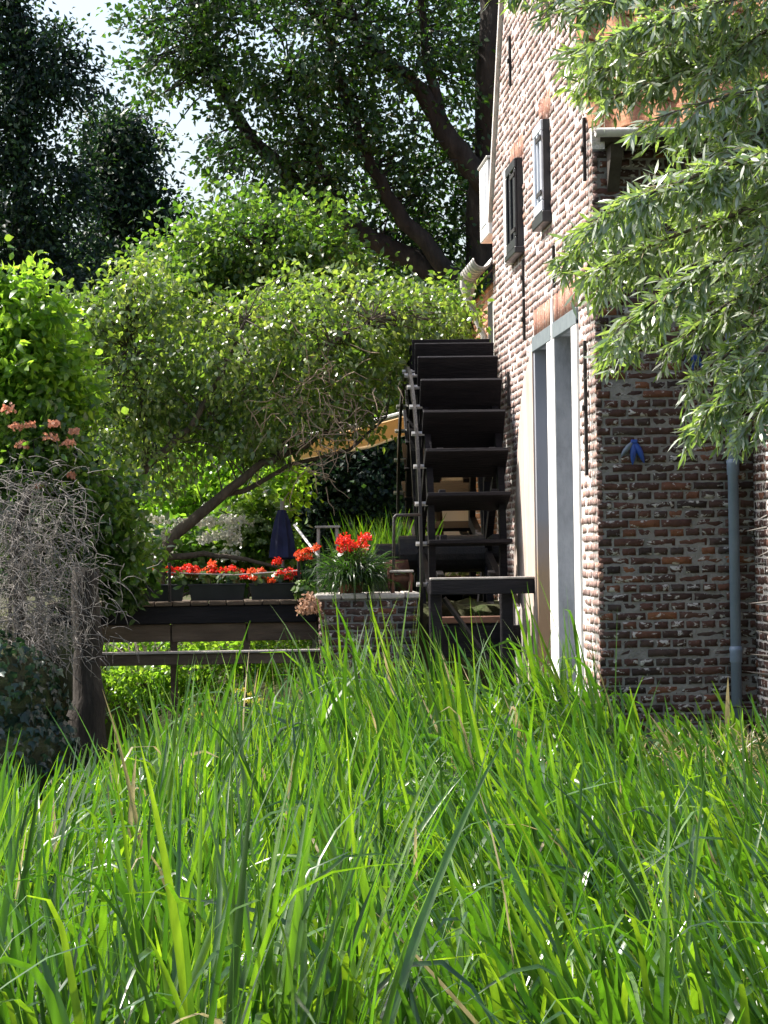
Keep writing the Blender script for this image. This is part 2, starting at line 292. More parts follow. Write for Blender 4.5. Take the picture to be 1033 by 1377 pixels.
class MB:
    def __init__(s): s.v = []; s.f = []
    def add(s, vs, fs):
        o = len(s.v); s.v += [tuple(p) for p in vs]; s.f += [tuple(i + o for i in f) for f in fs]; return s
    def box(s, a, b, j=0.0):
        (x0, y0, z0), (x1, y1, z1) = a, b
        vs = [(x, y, z) for x in (x0, x1) for y in (y0, y1) for z in (z0, z1)]
        if j: vs = [tuple(c + random.uniform(-j, j) for c in p) for p in vs]
        return s.add(vs, [(0, 1, 3, 2), (4, 6, 7, 5), (0, 4, 5, 1), (2, 3, 7, 6), (0, 2, 6, 4), (1, 5, 7, 3)])
    def bevbox(s, a, b, w=0.006):
        """box with chamfered edges (24 vertices)"""
        c = [(a[i] + b[i]) / 2 for i in range(3)]; h = [abs(b[i] - a[i]) / 2 for i in range(3)]
        w = min(w, min(h) * 0.45); bm = {}
        vs = []; 
        for ax in range(3):
            for sx in (-1, 1):
                for sy in (-1, 1):
                    for sz in (-1, 1):
                        sg = (sx, sy, sz)
                        vs.append(tuple(c[i] + sg[i] * (h[i] - (0 if i == ax else w)) for i in range(3))); bm[(ax, sg)] = len(vs) - 1
        fs = []
        sg2 = [(-1, -1), (-1, 1), (1, 1), (1, -1)]
        for ax in range(3):
            o1, o2 = [i for i in range(3) if i != ax]
            for d in (-1, 1):
                q = []
                for u, v in sg2:
                    g = [0, 0, 0]; g[ax] = d; g[o1] = u; g[o2] = v; q.append(bm[(ax, tuple(g))])
                fs.append(q)
        for ax in range(3):      # edges along ax
            o1, o2 = [i for i in range(3) if i != ax]
            for u in (-1, 1):
                for v in (-1, 1):
                    g0 = [0, 0, 0]; g0[o1] = u; g0[o2] = v; g1 = list(g0); g0[ax] = -1; g1[ax] = 1
                    fs.append([bm[(o1, tuple(g0))], bm[(o1, tuple(g1))], bm[(o2, tuple(g1))], bm[(o2, tuple(g0))]])
        for g in [(x, y, z) for x in (-1, 1) for y in (-1, 1) for z in (-1, 1)]:
            fs.append([bm[(0, g)], bm[(1, g)], bm[(2, g)]])
        return s.add(vs, fs)
    def tube(s, pts, rad, n=8, cap=True):
        pts = [Vector(p) for p in pts]; k = len(pts)
        if not hasattr(rad, '__len__'): rad = [rad] * k
        vs = []; prev = None
        for i, p in enumerate(pts):
            t = (pts[min(i + 1, k - 1)] - pts[max(i - 1, 0)])
            if t.length < 1e-9: t = Vector((0, 0, 1))
            t.normalize()
            if prev is None:
                a = Vector((0, 0, 1)) if abs(t.z) < 0.9 else Vector((1, 0, 0)); u = t.cross(a).normalized()
            else: u = (prev - t * prev.dot(t)).normalized()
            prev = u; w = t.cross(u)
            for j in range(n):
                an = 2 * math.pi * j / n
                vs.append(p + (u * math.cos(an) + w * math.sin(an)) * rad[i])
        fs = [(i * n + j, i * n + (j + 1) % n, (i + 1) * n + (j + 1) % n, (i + 1) * n + j) for i in range(k - 1) for j in range(n)]
        if cap: fs += [tuple(range(n))[::-1], tuple(range((k - 1) * n, k * n))]
        return s.add(vs, fs)
    def lathe(s, c, prof, n=20, axis='z'):
        vs = []
        for r, h in prof:
            for j in range(n):
                a = 2 * math.pi * j / n
                if axis == 'z': vs.append((c[0] + r * math.cos(a), c[1] + r * math.sin(a), c[2] + h))
                else: vs.append((c[0] + h, c[1] + r * math.cos(a), c[2] + r * math.sin(a)))
        k = len(prof)
        fs = [(i * n + j, i * n + (j + 1) % n, (i + 1) * n + (j + 1) % n, (i + 1) * n + j) for i in range(k - 1) for j in range(n)]
        return s.add(vs, fs)
    def mesh(s, name, smooth=False):
        me = bpy.data.meshes.new(name); me.from_pydata(s.v, [], s.f); me.update()
        if smooth: me.polygons.foreach_set('use_smooth', [True] * len(me.polygons))
        return me
    def build(s, name, mat, parent=None, smooth=False):
        return link(name, s.mesh(name, smooth), mat, parent)

# ------------------------------------------------------------------ ground and water
CX, CY = 2.52, 19.97          # corner of the mill between the sunlit gable and the shaded front wall
def sstep(a, b, x): 
    t = np.clip((x - a) / (b - a), 0, 1); return t * t * (3 - 2 * t)
def ground_z(x, y):
    x = np.asarray(x, float); y = np.asarray(y, float)
    z = -0.25 - 0.15 * sstep(4, 8, y)                              # near bank down to the reed bed
    z = z + (0.0 + 0.40) * sstep(1.9, 2.5, x) * sstep(15, 19.3, y)        # strip before the house wall
    terr = sstep(24.6, 25.2, y) * sstep(0.75, 0.85, x) + sstep(22.5, 24.5, y) * (1 - sstep(-1.7, -1.05, x))
    back = sstep(28.5, 30.5, y)
    t = np.clip(np.maximum(terr * sstep(24.6, 25.4, y), back), 0, 1)
    chan = (1 - sstep(-1.2, -0.95, x) * 0) * 0
    z = z * (1 - t) + 0.86 * t
    z = z - 0.35 * sstep(20.5, 22.5, y) * (1 - t) * sstep(-1.3, -0.9, x) * (1 - sstep(2.5, 2.6, x))
    z = z + 0.25 * sstep(1, 5, -x - 1.5) * (1 - t)
    return z
gx = np.unique(np.concatenate([np.linspace(-400, -20, 20), np.linspace(-20, -4, 20), np.linspace(-4, 6, 90), np.linspace(6, 20, 15), np.linspace(20, 400, 20)]))
gy = np.unique(np.concatenate([np.linspace(-60, 2, 12), np.linspace(2, 34, 190), np.linspace(34, 70, 18), np.linspace(70, 900, 20)]))
GX, GY = np.meshgrid(gx, gy)
GZ = ground_z(GX, GY) + rng.normal(0, 0.012, GX.shape)
nx, ny = len(gx), len(gy)
idx = np.arange(nx * ny).reshape(ny, nx)
Fq = np.stack([idx[:-1, :-1], idx[:-1, 1:], idx[1:, 1:], idx[1:, :-1]], -1).reshape(-1, 4)
tag(link('ground', npmesh('ground', np.stack([GX, GY, GZ], -1), Fq, smooth=True), 'soil'), kind='structure')
wv = [(-1.7, 18.5), (2.5, 18.5), (2.5, 30.2), (-1.7, 30.2)]
tag(MB().add([(x, y, -0.47) for x, y in wv], [(0, 1, 2, 3)]).build('water', 'water'), kind='structure')

# ------------------------------------------------------------------ bricks
def brick_template(nu=4, nw=2):
    g = [(i / nu, j / nw) for j in range(nw + 1) for i in range(nu + 1)]
    fidx = lambda i, j: j * (nu + 1) + i
    F = [(fidx(i, j), fidx(i + 1, j), fidx(i + 1, j + 1), fidx(i, j + 1)) for j in range(nw) for i in range(nu)]
    per = [fidx(i, 0) for i in range(nu)] + [fidx(nu, j) for j in range(nw)] + [fidx(nu - i, nw) for i in range(nu)] + [fidx(0, nw - j) for j in range(nw)]
    n0 = len(g)
    for a in range(len(per)):
        b = (a + 1) % len(per); F.append((per[b], per[a], n0 + a, n0 + b))
    return np.array(g), np.array(per), np.array(F)
BT = brick_template()
def brick_arrays(rects, jit=0.0022, edge=0.004, depth=0.035, worn=1.0):
    """rects: array (n,4) u0,w0,len,height -> local verts (n,nv,3) as (u, w, out)"""
    g, per, F = BT
    rects = np.asarray(rects, float); n = len(rects)
    P = np.zeros((n, len(g) + len(per), 3))
    P[:, :len(g), 0] = rects[:, 0:1] + g[None, :, 0] * rects[:, 2:3]
    P[:, :len(g), 1] = rects[:, 1:2] + g[None, :, 1] * rects[:, 3:4]
    P[:, :len(g), :2] += rng.normal(0, jit, (n, len(g), 2)) * worn
    P[:, :len(g), 2] = rng.normal(0, 0.0012, (n, len(g))) + rng.normal(0, 0.0025, (n, 1))
    P[:, per, 2] -= edge * rng.uniform(0.4, 1.3, (n, len(per)))
    P[:, len(g):, :2] = P[:, per, :2]; P[:, len(g):, 2] = -depth
    # rotate each a touch
    c = rects[:, :2] + rects[:, 2:] / 2; a = rng.normal(0, 0.008, (n, 1))
    d = P[:, :, :2] - c[:, None, :]
    P[:, :, 0] = c[:, 0:1] + d[:, :, 0] - a * d[:, :, 1]; P[:, :, 1] = c[:, 1:2] + d[:, :, 1] + a * d[:, :, 0]
    Fa = (F[None] + (np.arange(n) * P.shape[1])[:, None, None]).reshape(-1, 4)
    return P, Fa
def brick_mesh(name, rects, origin, u, w, o, **kw):
    P, Fa = brick_arrays(rects, **kw)
    V = np.asarray(origin, float)[None, None] + P[..., 0:1] * np.array(u, float) + P[..., 1:2] * np.array(w, float) + P[..., 2:3] * np.array(o, float)
    rn = np.repeat(rng.random(len(rects)), P.shape[1])
    return npmesh(name, V, Fa, rn)
COURSE, BH, BL, BD, JT = 0.0625, 0.0475, 0.202, 0.0945, 0.014
def bond(u0, u1, z0, z1, keep=None, BH=BH, JT=JT):
    """English bond; returns rects in (u, z)"""
    out = []; k = 0; z = z0
    while z + BH < z1:
        L = (BL if k % 2 == 0 else BD) + 0.014 - JT
        step = L + JT; off = (0 if k % 2 == 0 else -0.055) - (0.108 if k % 4 == 2 else 0)
        u = u0 + off
        while u < u1:
            a, b = max(u, u0), min(u + L, u1)
            if b - a > 0.03 and (keep is None or keep((a + b) / 2, z + BH / 2, b - a)):
                out.append((a, z + random.gauss(0, 0.0012), b - a, BH + random.gauss(0, 0.0015)))
            u += step + random.gauss(0, 0.0015)
        z += COURSE; k += 1
    return out

# ------------------------------------------------------------------ the mill house
mill = empty('mill_house', (CX, CY, 0), 'tall old brick mill house with sunlit gable beside the black water wheel', 'house')
GW = 7.45; PEAK = GW / 2; ZE = 4.42; TAN = math.tan(R(51))
ztop = lambda s: ZE + min(s, GW - s) * TAN
openings = [(0.95, 3.84, -0.6, 2.99)]
def clear(s, z, l):
    if z > ztop(s) - 0.06: return False
    if 0.95 - l * 0.5 < s < 3.86 + l * 0.3 and z < 3.04: return False
    if 0.85 < s < 3.95 and 3.04 <= z < 3.27: return False      # soldier course over the lintels
    if 2.55 < s < 3.22 and 3.95 < z < 4.62: return False
    if 4.55 < s < 5.55 and 3.9 < z < 4.58: return False
    if 3.8 < s < 5.9 and z < 2.96:                              # rendered patch, its edge an arc round the wheel
        if s < 3.84 + 1.95 * math.sqrt(max(0, 1 - ((max(z, 0.4) - 0.4) / 2.56) ** 2)) - 0.02: return False
    return True
mo = 0.0056
gw = MB()
def gbox(s0, s1, z0, z1): gw.box((CX + mo, CY + s0, z0), (CX + 0.32, CY + s1, z1))
gbox(0.31, 0.95, -0.7, ZE); gbox(0.95, 3.84, 2.99, ZE); gbox(3.84, GW, -0.7, ZE)
gw.add([(CX + mo, CY + 0.012, ZE), (CX + mo, CY + GW, ZE), (CX + mo, CY + PEAK, ZE + PEAK * TAN),
        (CX + .32, CY + 0.012, ZE), (CX + .32, CY + GW, ZE), (CX + .32, CY + PEAK, ZE + PEAK * TAN)],
       [(0, 1, 2), (3, 5, 4), (0, 2, 5, 3), (1, 4, 5, 2)])
gable = gw.build('gable_wall', 'mortar_pale', mill)
tag(gable, 'sunlit gable of pale red brick')
rects = bond(0.004, GW, -0.55, ZE + PEAK * TAN, clear, 0.043, 0.020)
me = brick_mesh('brickwork', rects, (CX, CY, 0), (0, 1, 0), (0, 0, 1), (-1, 0, 0))
tag(link('brickwork', me, 'brick_pink', gable), kind='stuff')
# soldier courses: upright bricks over the lintels and windows
sold = [brick_mesh('brick', [(-0.022, -0.105, 0.045, 0.21)], (0, 0, 0), (0, 1, 0), (0, 0, 1), (-1, 0, 0)) for _ in range(4)]
for s0, s1, z in [(0.95, 3.9, 3.155), (2.5, 3.3, 4.74), (4.55, 5.6, 4.70)]:
    s = s0
    while s < s1:
        if not (2.5 < s < 2.62 and z < 4): link('brick', random.choice(sold), 'brick_red1', gable, (CX - 0.004, CY + s, z + random.uniform(-.006, .006)))
        s += 0.067
# front wall (shaded)
FX1 = 3.58
fwm = MB(); fwm.box((CX + mo, CY + 0.0062, -0.6), (FX1 + 0.25, CY + 0.30, ZE + 0.02))
fwall = fwm.build('front_wall', 'mortar_grey', mill)
tag(fwall, 'shaded front wall of dark weathered brick with off-white flecks')
fr = bond(CX + 0.004, FX1 + 0.02, -0.02, ZE, None)
fr.sort(key=lambda r: r[1])
near = [r for r in fr if r[1] > 0.05 and r[1] < 3.2][:300]
nearset = set(id(r) for r in near)
rest = [r for r in fr if id(r) not in nearset]
bcache = {}
def single_brick(L, v):
    key = (round(L, 2), v)
    if key not in bcache:
        bcache[key] = brick_mesh('brick', [(-L / 2, -BH / 2, L, BH)], (0, 0, 0), (1, 0, 0), (0, 0, 1), (0, -1, 0), jit=0.0022, edge=0.005)
    return bcache[key]
for r in near:
    link('brick', single_brick(round(r[2], 2), random.randrange(7)), 'brick_dark1', fwall, (r[0] + r[2] / 2, CY + random.uniform(-.002, .002), r[1] + r[3] / 2), (0, random.gauss(0, 0.007), 0))
tag(link('brickwork', brick_mesh('brickwork', rest, (0, CY, 0), (1, 0, 0), (0, 0, 1), (0, -1, 0)), 'brick_dark', fwall), kind='stuff')
pl = MB(); pl.bevbox((CX + 0.30, CY - 0.035, -0.6), (CX + 0.74, CY + 0.02, 0.14), 0.02); pl.build('plinth_patch', 'cement', fwall)
# niches, post, frame, lintels
MB().box((CX - 0.004, CY + 2.36, -0.7), (CX + 0.34, CY + 2.88, 2.97)).build('door_post', 'post_shade_grey', mill)
MB().box((CX - 0.012, CY + 2.362, -0.7), (CX - 0.0045, CY + 2.878, 2.955)).build('post_lit_face', 'white_paint', mill)  # white sheet laid on as the post's sunlit face, over painted shade
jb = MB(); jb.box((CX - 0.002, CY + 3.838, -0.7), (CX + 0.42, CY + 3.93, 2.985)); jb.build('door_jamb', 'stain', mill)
MB().box((CX - 0.012, CY + 0.93, 0.35), (CX + 0.36, CY + 1.255, 2.96)).build('door_frame', 'white_paint', mill)
MB().bevbox((CX - 0.05, CY + 0.90, -0.6), (CX + 0.36, CY + 1.40, 0.35), 0.01).build('door_step_block', 'white_paint', mill)
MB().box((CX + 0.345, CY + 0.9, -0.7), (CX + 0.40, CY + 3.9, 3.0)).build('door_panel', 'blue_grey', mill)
MB().box((CX + 0.01, CY + 1.26, 2.945), (CX + 0.34, CY + 3.83, 2.975)).build('soffit', 'blue_grey', mill)
for a, b in [(0.93, 2.44), (2.56, 3.93)]:
    MB().bevbox((CX - 0.016, CY + a, 2.93), (CX + 0.02, CY + b, 3.05), 0.004).build('lintel', 'steel_grey', mill)
MB().box((CX - 0.012, CY + 2.44, 2.96), (CX + 0.02, CY + 2.56, 3.24)).build('post_head', 'white_paint', mill)
# rendered patch with an arched outer edge
rp = MB(); arc = [(3.935 - 0.004, -0.65), (3.935 - 0.004, 2.96)]
ang = [i / 14 for i in range(15)]
for q in ang[1:]:
    z = 2.96 - (2.96 - 0.4) * q; arc.append((3.84 + 1.95 * math.sqrt(max(0, 1 - ((z - 0.4) / 2.56) ** 2)) + random.uniform(-.015, .015), z))
arc.append((5.79, -0.65))
n = len(arc)
rp.add([(CX - 0.014, CY + s, z) for s, z in arc] + [(CX + 0.02, CY + s, z) for s, z in arc],
       [tuple(range(n))] + [(i, (i + 1) % n, n + (i + 1) % n, n + i) for i in range(n)])
tag(rp.build('render_patch', 'render_pink', mill), 'pinkish plastered patch with a curved edge beside the wheel')
# shutters
def shutter(s0, s1, z0, z1, mat, edge, lab):
    e = MB(); X1 = CX + 0.02; X0 = CX - 0.045
    e.box((X0, CY + s0, z0), (X1, CY + s1, z1))
    o = tag(e.build('shutter', edge, mill), lab)
    fr = MB(); w = 0.085; m2 = (s0 + s1) / 2
    for a, b, c, d in [(s0, s1, z0, z0 + w), (s0, s1, z1 - w, z1), (s0, s0 + w, z0 + w, z1 - w), (s1 - w, s1, z0 + w, z1 - w), (m2 - .02, m2 + .02, z0 + w, z1 - w)]:
        fr.bevbox((X0 - 0.022, CY + a + .002, c + .002), (X0 - 0.001, CY + b - .002, d - .002), 0.006)
    fr.build('shutter_frame', mat, o)
    for zz in (z0 + 0.14, z1 - 0.14):
        MB().bevbox((X0 - 0.032, CY + s0 - 0.03, zz - 0.018), (X0 - 0.0225, CY + s0 + 0.3, zz + 0.018), 0.003).build('hinge', 'black_iron', o)
    return o
shutter(4.62, 5.42, 3.86, 4.60, 'black_paint', 'black_paint', 'black painted window shutter on the gable')
MB().bevbox((CX - 0.06, CY + 5.45, 3.80), (CX + 0.02, CY + 5.68, 4.62), 0.006).build('window_frame', 'white_paint', mill)
MB().bevbox((CX - 0.08, CY + 4.55, 3.80), (CX + 0.02, CY + 5.44, 3.855), 0.006).build('window_sill', 'black_paint', mill)
shutter(2.56, 3.14, 3.92, 4.62, 'pale_shutter', 'black_paint', 'pale grey panelled window shutter on the gable')  # black body: shade on the pale shutter's edge is put into the colour
MB().bevbox((CX - 0.047, CY + 2.63, 4.0), (CX - 0.0455, CY + 3.08, 4.54), 0.0005).build('shutter_panel', 'pale_shutter', mill)
MB().bevbox((CX - 0.05, CY + 3.145, 3.90), (CX + 0.02, CY + 3.24, 4.63), 0.006).build('window_frame', 'black_paint', mill)
MB().bevbox((CX - 0.07, CY + 2.5, 3.83), (CX + 0.02, CY + 3.26, 3.915), 0.006).build('window_sill', 'black_paint', mill)
# iron wall anchors
for px, y0, y1 in [(703, 348, 400), (704, 402, 458), (744, 330, 388), (735, -30, 30), (685, 48, 118), (785, 158, 245), (683, 500, 546), (786, 458, 640)]:
    a = atx(px, y0, CX - 0.02); b = atx(px, y1, CX - 0.02); s = a.y
    an = MB(); an.bevbox((CX - 0.03, s - 0.015, b.z), (CX - 0.006, s + 0.015, a.z), 0.004)
    zc = (a.z + b.z) / 2; an.bevbox((CX - 0.042, s - 0.028, zc - 0.02), (CX - 0.031, s + 0.028, zc + 0.02), 0.004)
    an.build('wall_anchor', 'black_iron', gable)
# roof
roof_m = MB(); ov = 0.30
roof_m.add([(CX + 0.02, CY - ov, ZE - ov * TAN + .06), (9.0, CY - ov, ZE - ov * TAN + .06), (9.0, CY + PEAK, ZE + PEAK * TAN + .06), (CX + 0.02, CY + PEAK, ZE + PEAK * TAN + .06),
            (CX + 0.02, CY + GW, ZE + .06), (9.0, CY + GW, ZE + .06)], [(0, 1, 2, 3), (3, 2, 5, 4)])
roof = roof_m.build('roof', 'roof_felt', mill)
def pantile():
    nu, nv = 12, 1; vs = []; w, l = 0.235, 0.36
    for j in range(nv + 1):
        for i in range(nu + 1):
            u = i / nu; h = 0.022 * math.sin(u * 2 * math.pi) + 0.028 * (1 - j / nv)
            vs.append((u * w, j / nv * l, h + 0.03))
    k = len(vs); vs += [(x, y, z - 0.014) for x, y, z in vs]
    f = lambda i, j: j * (nu + 1) + i
    fs = [(f(i, j), f(i + 1, j), f(i + 1, j + 1), f(i, j + 1)) for j in range(nv) for i in range(nu)]
    fs += [(f(i, 0), k + f(i, 0), k + f(i + 1, 0), f(i + 1, 0)) for i in range(nu)]
    fs += [(f(0, j), f(0, j + 1), k + f(0, j + 1), k + f(0, j)) for j in range(nv)]
    return MB().add(vs, fs).mesh('roof_tile', False)
tile_me = pantile(); sl_a = R(51)
for r_ in range(16):
    for c_ in range(7):
        d = r_ * 0.29 - 0.03
        y = CY - ov + d * math.cos(sl_a); z = ZE - ov * TAN + 0.075 + d * math.sin(sl_a)
        link('roof_tile', tile_me, 'tile', roof, (CX - 0.06 + c_ * 0.213, y, z + random.uniform(-.004, .004)), (sl_a, random.gauss(0, .01), random.gauss(0, .012)))
# bed of mortar under the verge
vg = MB()
for side in (0, 1):
    p0 = (CY - ov, ZE - ov * TAN) if side == 0 else (CY + GW, ZE)
    p1 = (CY + PEAK, ZE + PEAK * TAN)
    vg.add([(CX - 0.035, p0[0], p0[1] - 0.05), (CX - 0.035, p1[0], p1[1] - 0.05), (CX - 0.035, p1[0], p1[1] + 0.07), (CX - 0.035, p0[0], p0[1] + 0.07),
            (CX + 0.05, p0[0], p0[1] - 0.05), (CX + 0.05, p1[0], p1[1] - 0.05), (CX + 0.05, p1[0], p1[1] + 0.07), (CX + 0.05, p0[0], p0[1] + 0.07)],
           [(0, 1, 2, 3), (7, 6, 5, 4), (0, 4, 5, 1), (3, 2, 6, 7), (0, 3, 7, 4)])
vg.build('verge', 'mortar_pale', roof)
# front eave: soffit boards, brackets, gutter
ez = ZE - ov * TAN
MB().box((CX + 0.02, CY - ov - 0.02, ez + 0.0), (FX1 + .3, CY - 0.002, ez + 0.03)).build('soffit_board', 'roof_felt', roof)
for xx in (CX + 0.10, CX + 0.52, CX + 0.94):
    b = MB(); b.add([(xx, CY - .27, ez - .002), (xx, CY - .004, ez - .002), (xx, CY - .004, ez - .30), (xx, CY - .10, ez - .20), (xx, CY - .22, ez - .09)] +
                    [(xx + .08, CY - .27, ez - .002), (xx + .08, CY - .004, ez - .002), (xx + .08, CY - .004, ez - .30), (xx + .08, CY - .10, ez - .20), (xx + .08, CY - .22, ez - .09)],
                    [(0, 1, 2, 3, 4), (9, 8, 7, 6, 5)] + [(i, (i + 1) % 5, 5 + (i + 1) % 5, 5 + i) for i in range(5)])
    b.build('bracket', 'roof_felt', roof)
gt = MB(); seg = 10; prof = [(math.cos(math.pi * i / seg) * 0.055, -math.sin(math.pi * i / seg) * 0.055) for i in range(seg + 1)]
vsg = []
for xx in (CX - 0.02, FX1 + 0.3):
    for k_, rr in enumerate((1.0, 0.9)):
        vsg += [(xx, CY - ov - 0.075 + c * rr, ez + 0.075 + d * rr) for c, d in prof]
k = seg + 1; fsg = []
for i in range(seg):
    fsg += [(i, i + 1, 2 * k + i + 1, 2 * k + i), (k + i + 1, k + i, 3 * k + i, 3 * k + i + 1), (i, k + i, k + i + 1, i + 1), (2 * k + i, 2 * k + i + 1, 3 * k + i + 1, 3 * k + i)]
fsg += [(0, 2 * k, 3 * k, k), (seg, k + seg, 3 * k + seg, 2 * k + seg)]
gt.add(vsg, fsg).build('gutter', 'zinc', roof, True)
# drainpipe on the front wall
pa = at(985, 600, CY - 0.06); px_, pz0 = pa.x, at(987, 985, CY - 0.06).z
dp = MB(); dp.tube([(px_, CY - 0.065, pz0), (px_, CY - 0.065, ez - 0.2), (px_, CY - 0.12, ez - 0.1), (px_, CY - ov - 0.07, ez + 0.01)], 0.036, 16)
pipe = tag(dp.build('drainpipe', 'pvc', mill, True), 'blue grey plastic drainpipe')
for yy in (628, 880, 560):
    z = at(985, yy, CY - 0.06).z
    MB().lathe((px_, CY - 0.065, z), [(0.037, -0.055), (0.042, -0.052), (0.042, 0.02), (0.0445, 0.024), (0.0445, 0.04), (0.042, 0.044), (0.042, 0.052), (0.037, 0.055)], 18).build('pipe_coupling', 'pvc', pipe, True)
for z in (0.5, 1.9, 3.2):
    MB().bevbox((px_ - 0.045, CY - 0.03, z), (px_ + 0.045, CY + 0.01, z + 0.03), 0.004).build('pipe_bracket', 'black_iron', pipe)
MB().lathe((px_, CY - 0.065, pz0), [(0.037, 0), (0.05, -0.01), (0.05, -0.14), (0.04, -0.3)], 16).build('drain_collar', 'cement', pipe, True)
# thin black cable
ca = at(980, 951, CY - 0.11); cb = at(1060, 946, CY - 0.6)
tag(MB().tube([ca, (ca + cb) / 2 + Vector((0, 0, -0.01)), cb], 0.006, 6).build('cable', 'black_iron'), 'thin black cable strung low past the drainpipe', 'cable')
# blue ornaments on the front wall
def ornament(px, py, label, sc=1.0):
    c = at(px, py, CY - 0.02); e = empty('wall_ornament', c, label, 'ornament')
    for i, (dx, dz, m) in enumerate([(-0.09, -0.11, 'grey_plastic'), (-0.012, -0.16, 'blue_plastic'), (0.066, -0.15, 'blue_plastic')]):
        dx *= sc; dz *= sc; b = MB(); vs = []; n = 7
        for j in range(n):
            t = j / (n - 1); w = sc * 0.021 * math.sin(math.pi * (0.18 + 0.8 * t)) + 0.002; bx = c.x + dx * t ** 0.8; bz = c.z + 0.035 * sc + (dz - 0.0) * t
            out = -0.012 - 0.03 * math.sin(math.pi * t) * sc
            vs += [(bx - w, CY - 0.012, bz), (bx, CY + out, bz), (bx + w, CY - 0.012, bz)]
        fs = [(j * 3 + a, j * 3 + a + 1, j * 3 + 4 + a, j * 3 + 3 + a) for j in range(n - 1) for a in (0, 1)]
        b.add(vs, fs).build('lobe', m, e, True)
    MB().bevbox((c.x - 0.022 * sc, CY - 0.03, c.z + 0.02 * sc), (c.x + 0.022 * sc, CY - 0.002, c.z + 0.045 * sc), 0.008).build('hook', 'blue_plastic', e)
ornament(853, 600, 'small blue and grey drooping ornament hung on shaded brick, clear of the willow')
ornament(934, 478, 'small blue ornament on the brick wall half hidden by willow leaves', 0.8)

# ------------------------------------------------------------------ brick wing standing forward at the right
wing = empty('brick_wing', (FX1, CY, 0), 'short brick wing with pale mortar joints standing forward beside the drainpipe', 'building')
wl = 1.25
wm = MB(); wm.box((FX1 + 0.007, CY - wl + .007, -0.6), (FX1 + 1.5, CY - 0.002, 3.3)); wm.build('wall', 'mortar_pale', wing)
wr = bond(0.0, wl, -0.1, 3.3)
tag(link('brickwork', brick_mesh('brickwork', wr, (FX1, CY - wl, 0), (0, 1, 0), (0, 0, 1), (-1, 0, 0)), 'brick_dark', wing), kind='stuff')
wr = bond(0.0, 1.5, -0.1, 3.3)
tag(link('brickwork', brick_mesh('brickwork', wr, (FX1, CY - wl, 0), (1, 0, 0), (0, 0, 1), (0, -1, 0)), 'brick_dark', wing), kind='stuff')
MB().bevbox((FX1 - 0.06, CY - wl - 0.06, 3.3), (FX1 + 1.56, CY - 0.3, 3.36), 0.01).build('coping', 'stone', wing)

# ------------------------------------------------------------------ rear extension beyond the gable
AX = 2.60; A0, A1 = CY + GW + 0.02, CY + GW + 5.0
rear = empty('rear_extension', (AX, A0, 0.8), 'lower orange brick house behind the gable with white dormer and pale gutter', 'building')
MB().box((AX + 0.01, A0, -0.5), (AX + 3, A1, 3.9)).build('wall', 'mortar_pale', rear)
tag(link('brickwork', brick_mesh('brickwork', bond(0, A1 - A0, 0.6, 3.9), (AX, A0, 0), (0, 1, 0), (0, 0, 1), (-1, 0, 0)), 'brick_orange', rear), kind='stuff')
w_ = MB(); w_.bevbox((AX - 0.03, A0 + 0.5, 3.0), (AX + 0.005, A0 + 1.1, 3.75)); wo_ = w_.build('window', 'white_paint', rear)
MB().box((AX - 0.034, A0 + 0.56, 3.06), (AX - 0.031, A0 + 1.04, 3.69)).build('pane', 'black_paint', wo_)
rm = MB(); rm.add([(AX - .12, A0, 3.9), (AX - .12, A1, 3.9), (AX + 1.6, A1, 5.6), (AX + 1.6, A0, 5.6)], [(0, 1, 2, 3)]); rroof = rm.build('roof', 'tile', rear)
g2 = MB(); vsg = []
gy_ = [A0 - 0.25, A0 + 1.25]
for yy in gy_:
    for rr in (1.0, 0.9): vsg += [(AX - 0.19 + c * 1.6 * rr, yy, 4.02 + d * 1.6 * rr) for c, d in prof]
g2.add(vsg, fsg).build('gutter', 'zinc', rroof, True)
for i in range(7):
    y = A0 - 0.2 + i * 0.22
    MB().tube([(AX - 0.19 + c * 1.67, y, 4.02 + d * 1.67) for c, d in prof], 0.006, 5).build('gutter_bracket', 'zinc', rroof)
hp = at(629, 384, A0 + 1.2)
hb = MB(); hb.bevbox((hp.x - .07, hp.y - .07, hp.z - .04), (hp.x + .08, hp.y + .07, hp.z + .07), .01); hb.lathe((hp.x, hp.y, hp.z - .13), [(.04, 0), (.07, .09)], 12); hb.build('rain_hopper', 'zinc', rear)
p1 = at(651, 452, A0 + 1.2)
MB().tube([(hp.x, hp.y, hp.z - .1), (hp.x + .01, hp.y, hp.z - .16), p1, (p1.x, p1.y, 0.9)], 0.034, 12).build('downpipe', 'zinc', rear, True)
dz0, dz1 = 4.28, 4.98
dm = empty('dormer', (AX, A0, 4), '', '') if False else None
MB().bevbox((2.50, A0 + 0.12, dz0), (3.6, A0 + 1.0, dz1), .008).build('dormer', 'white_paint', rear)
MB().bevbox((2.485, A0 + 0.10, dz1 + .003), (3.7, A0 + 1.02, dz1 + .03), .01).build('dormer_roof', 'zinc', rear)
MB().box((2.492, A0 + 0.3, dz0 + .12), (2.499, A0 + 0.85, dz1 - .1)).build('dormer_pane', 'pale_shutter', rear)

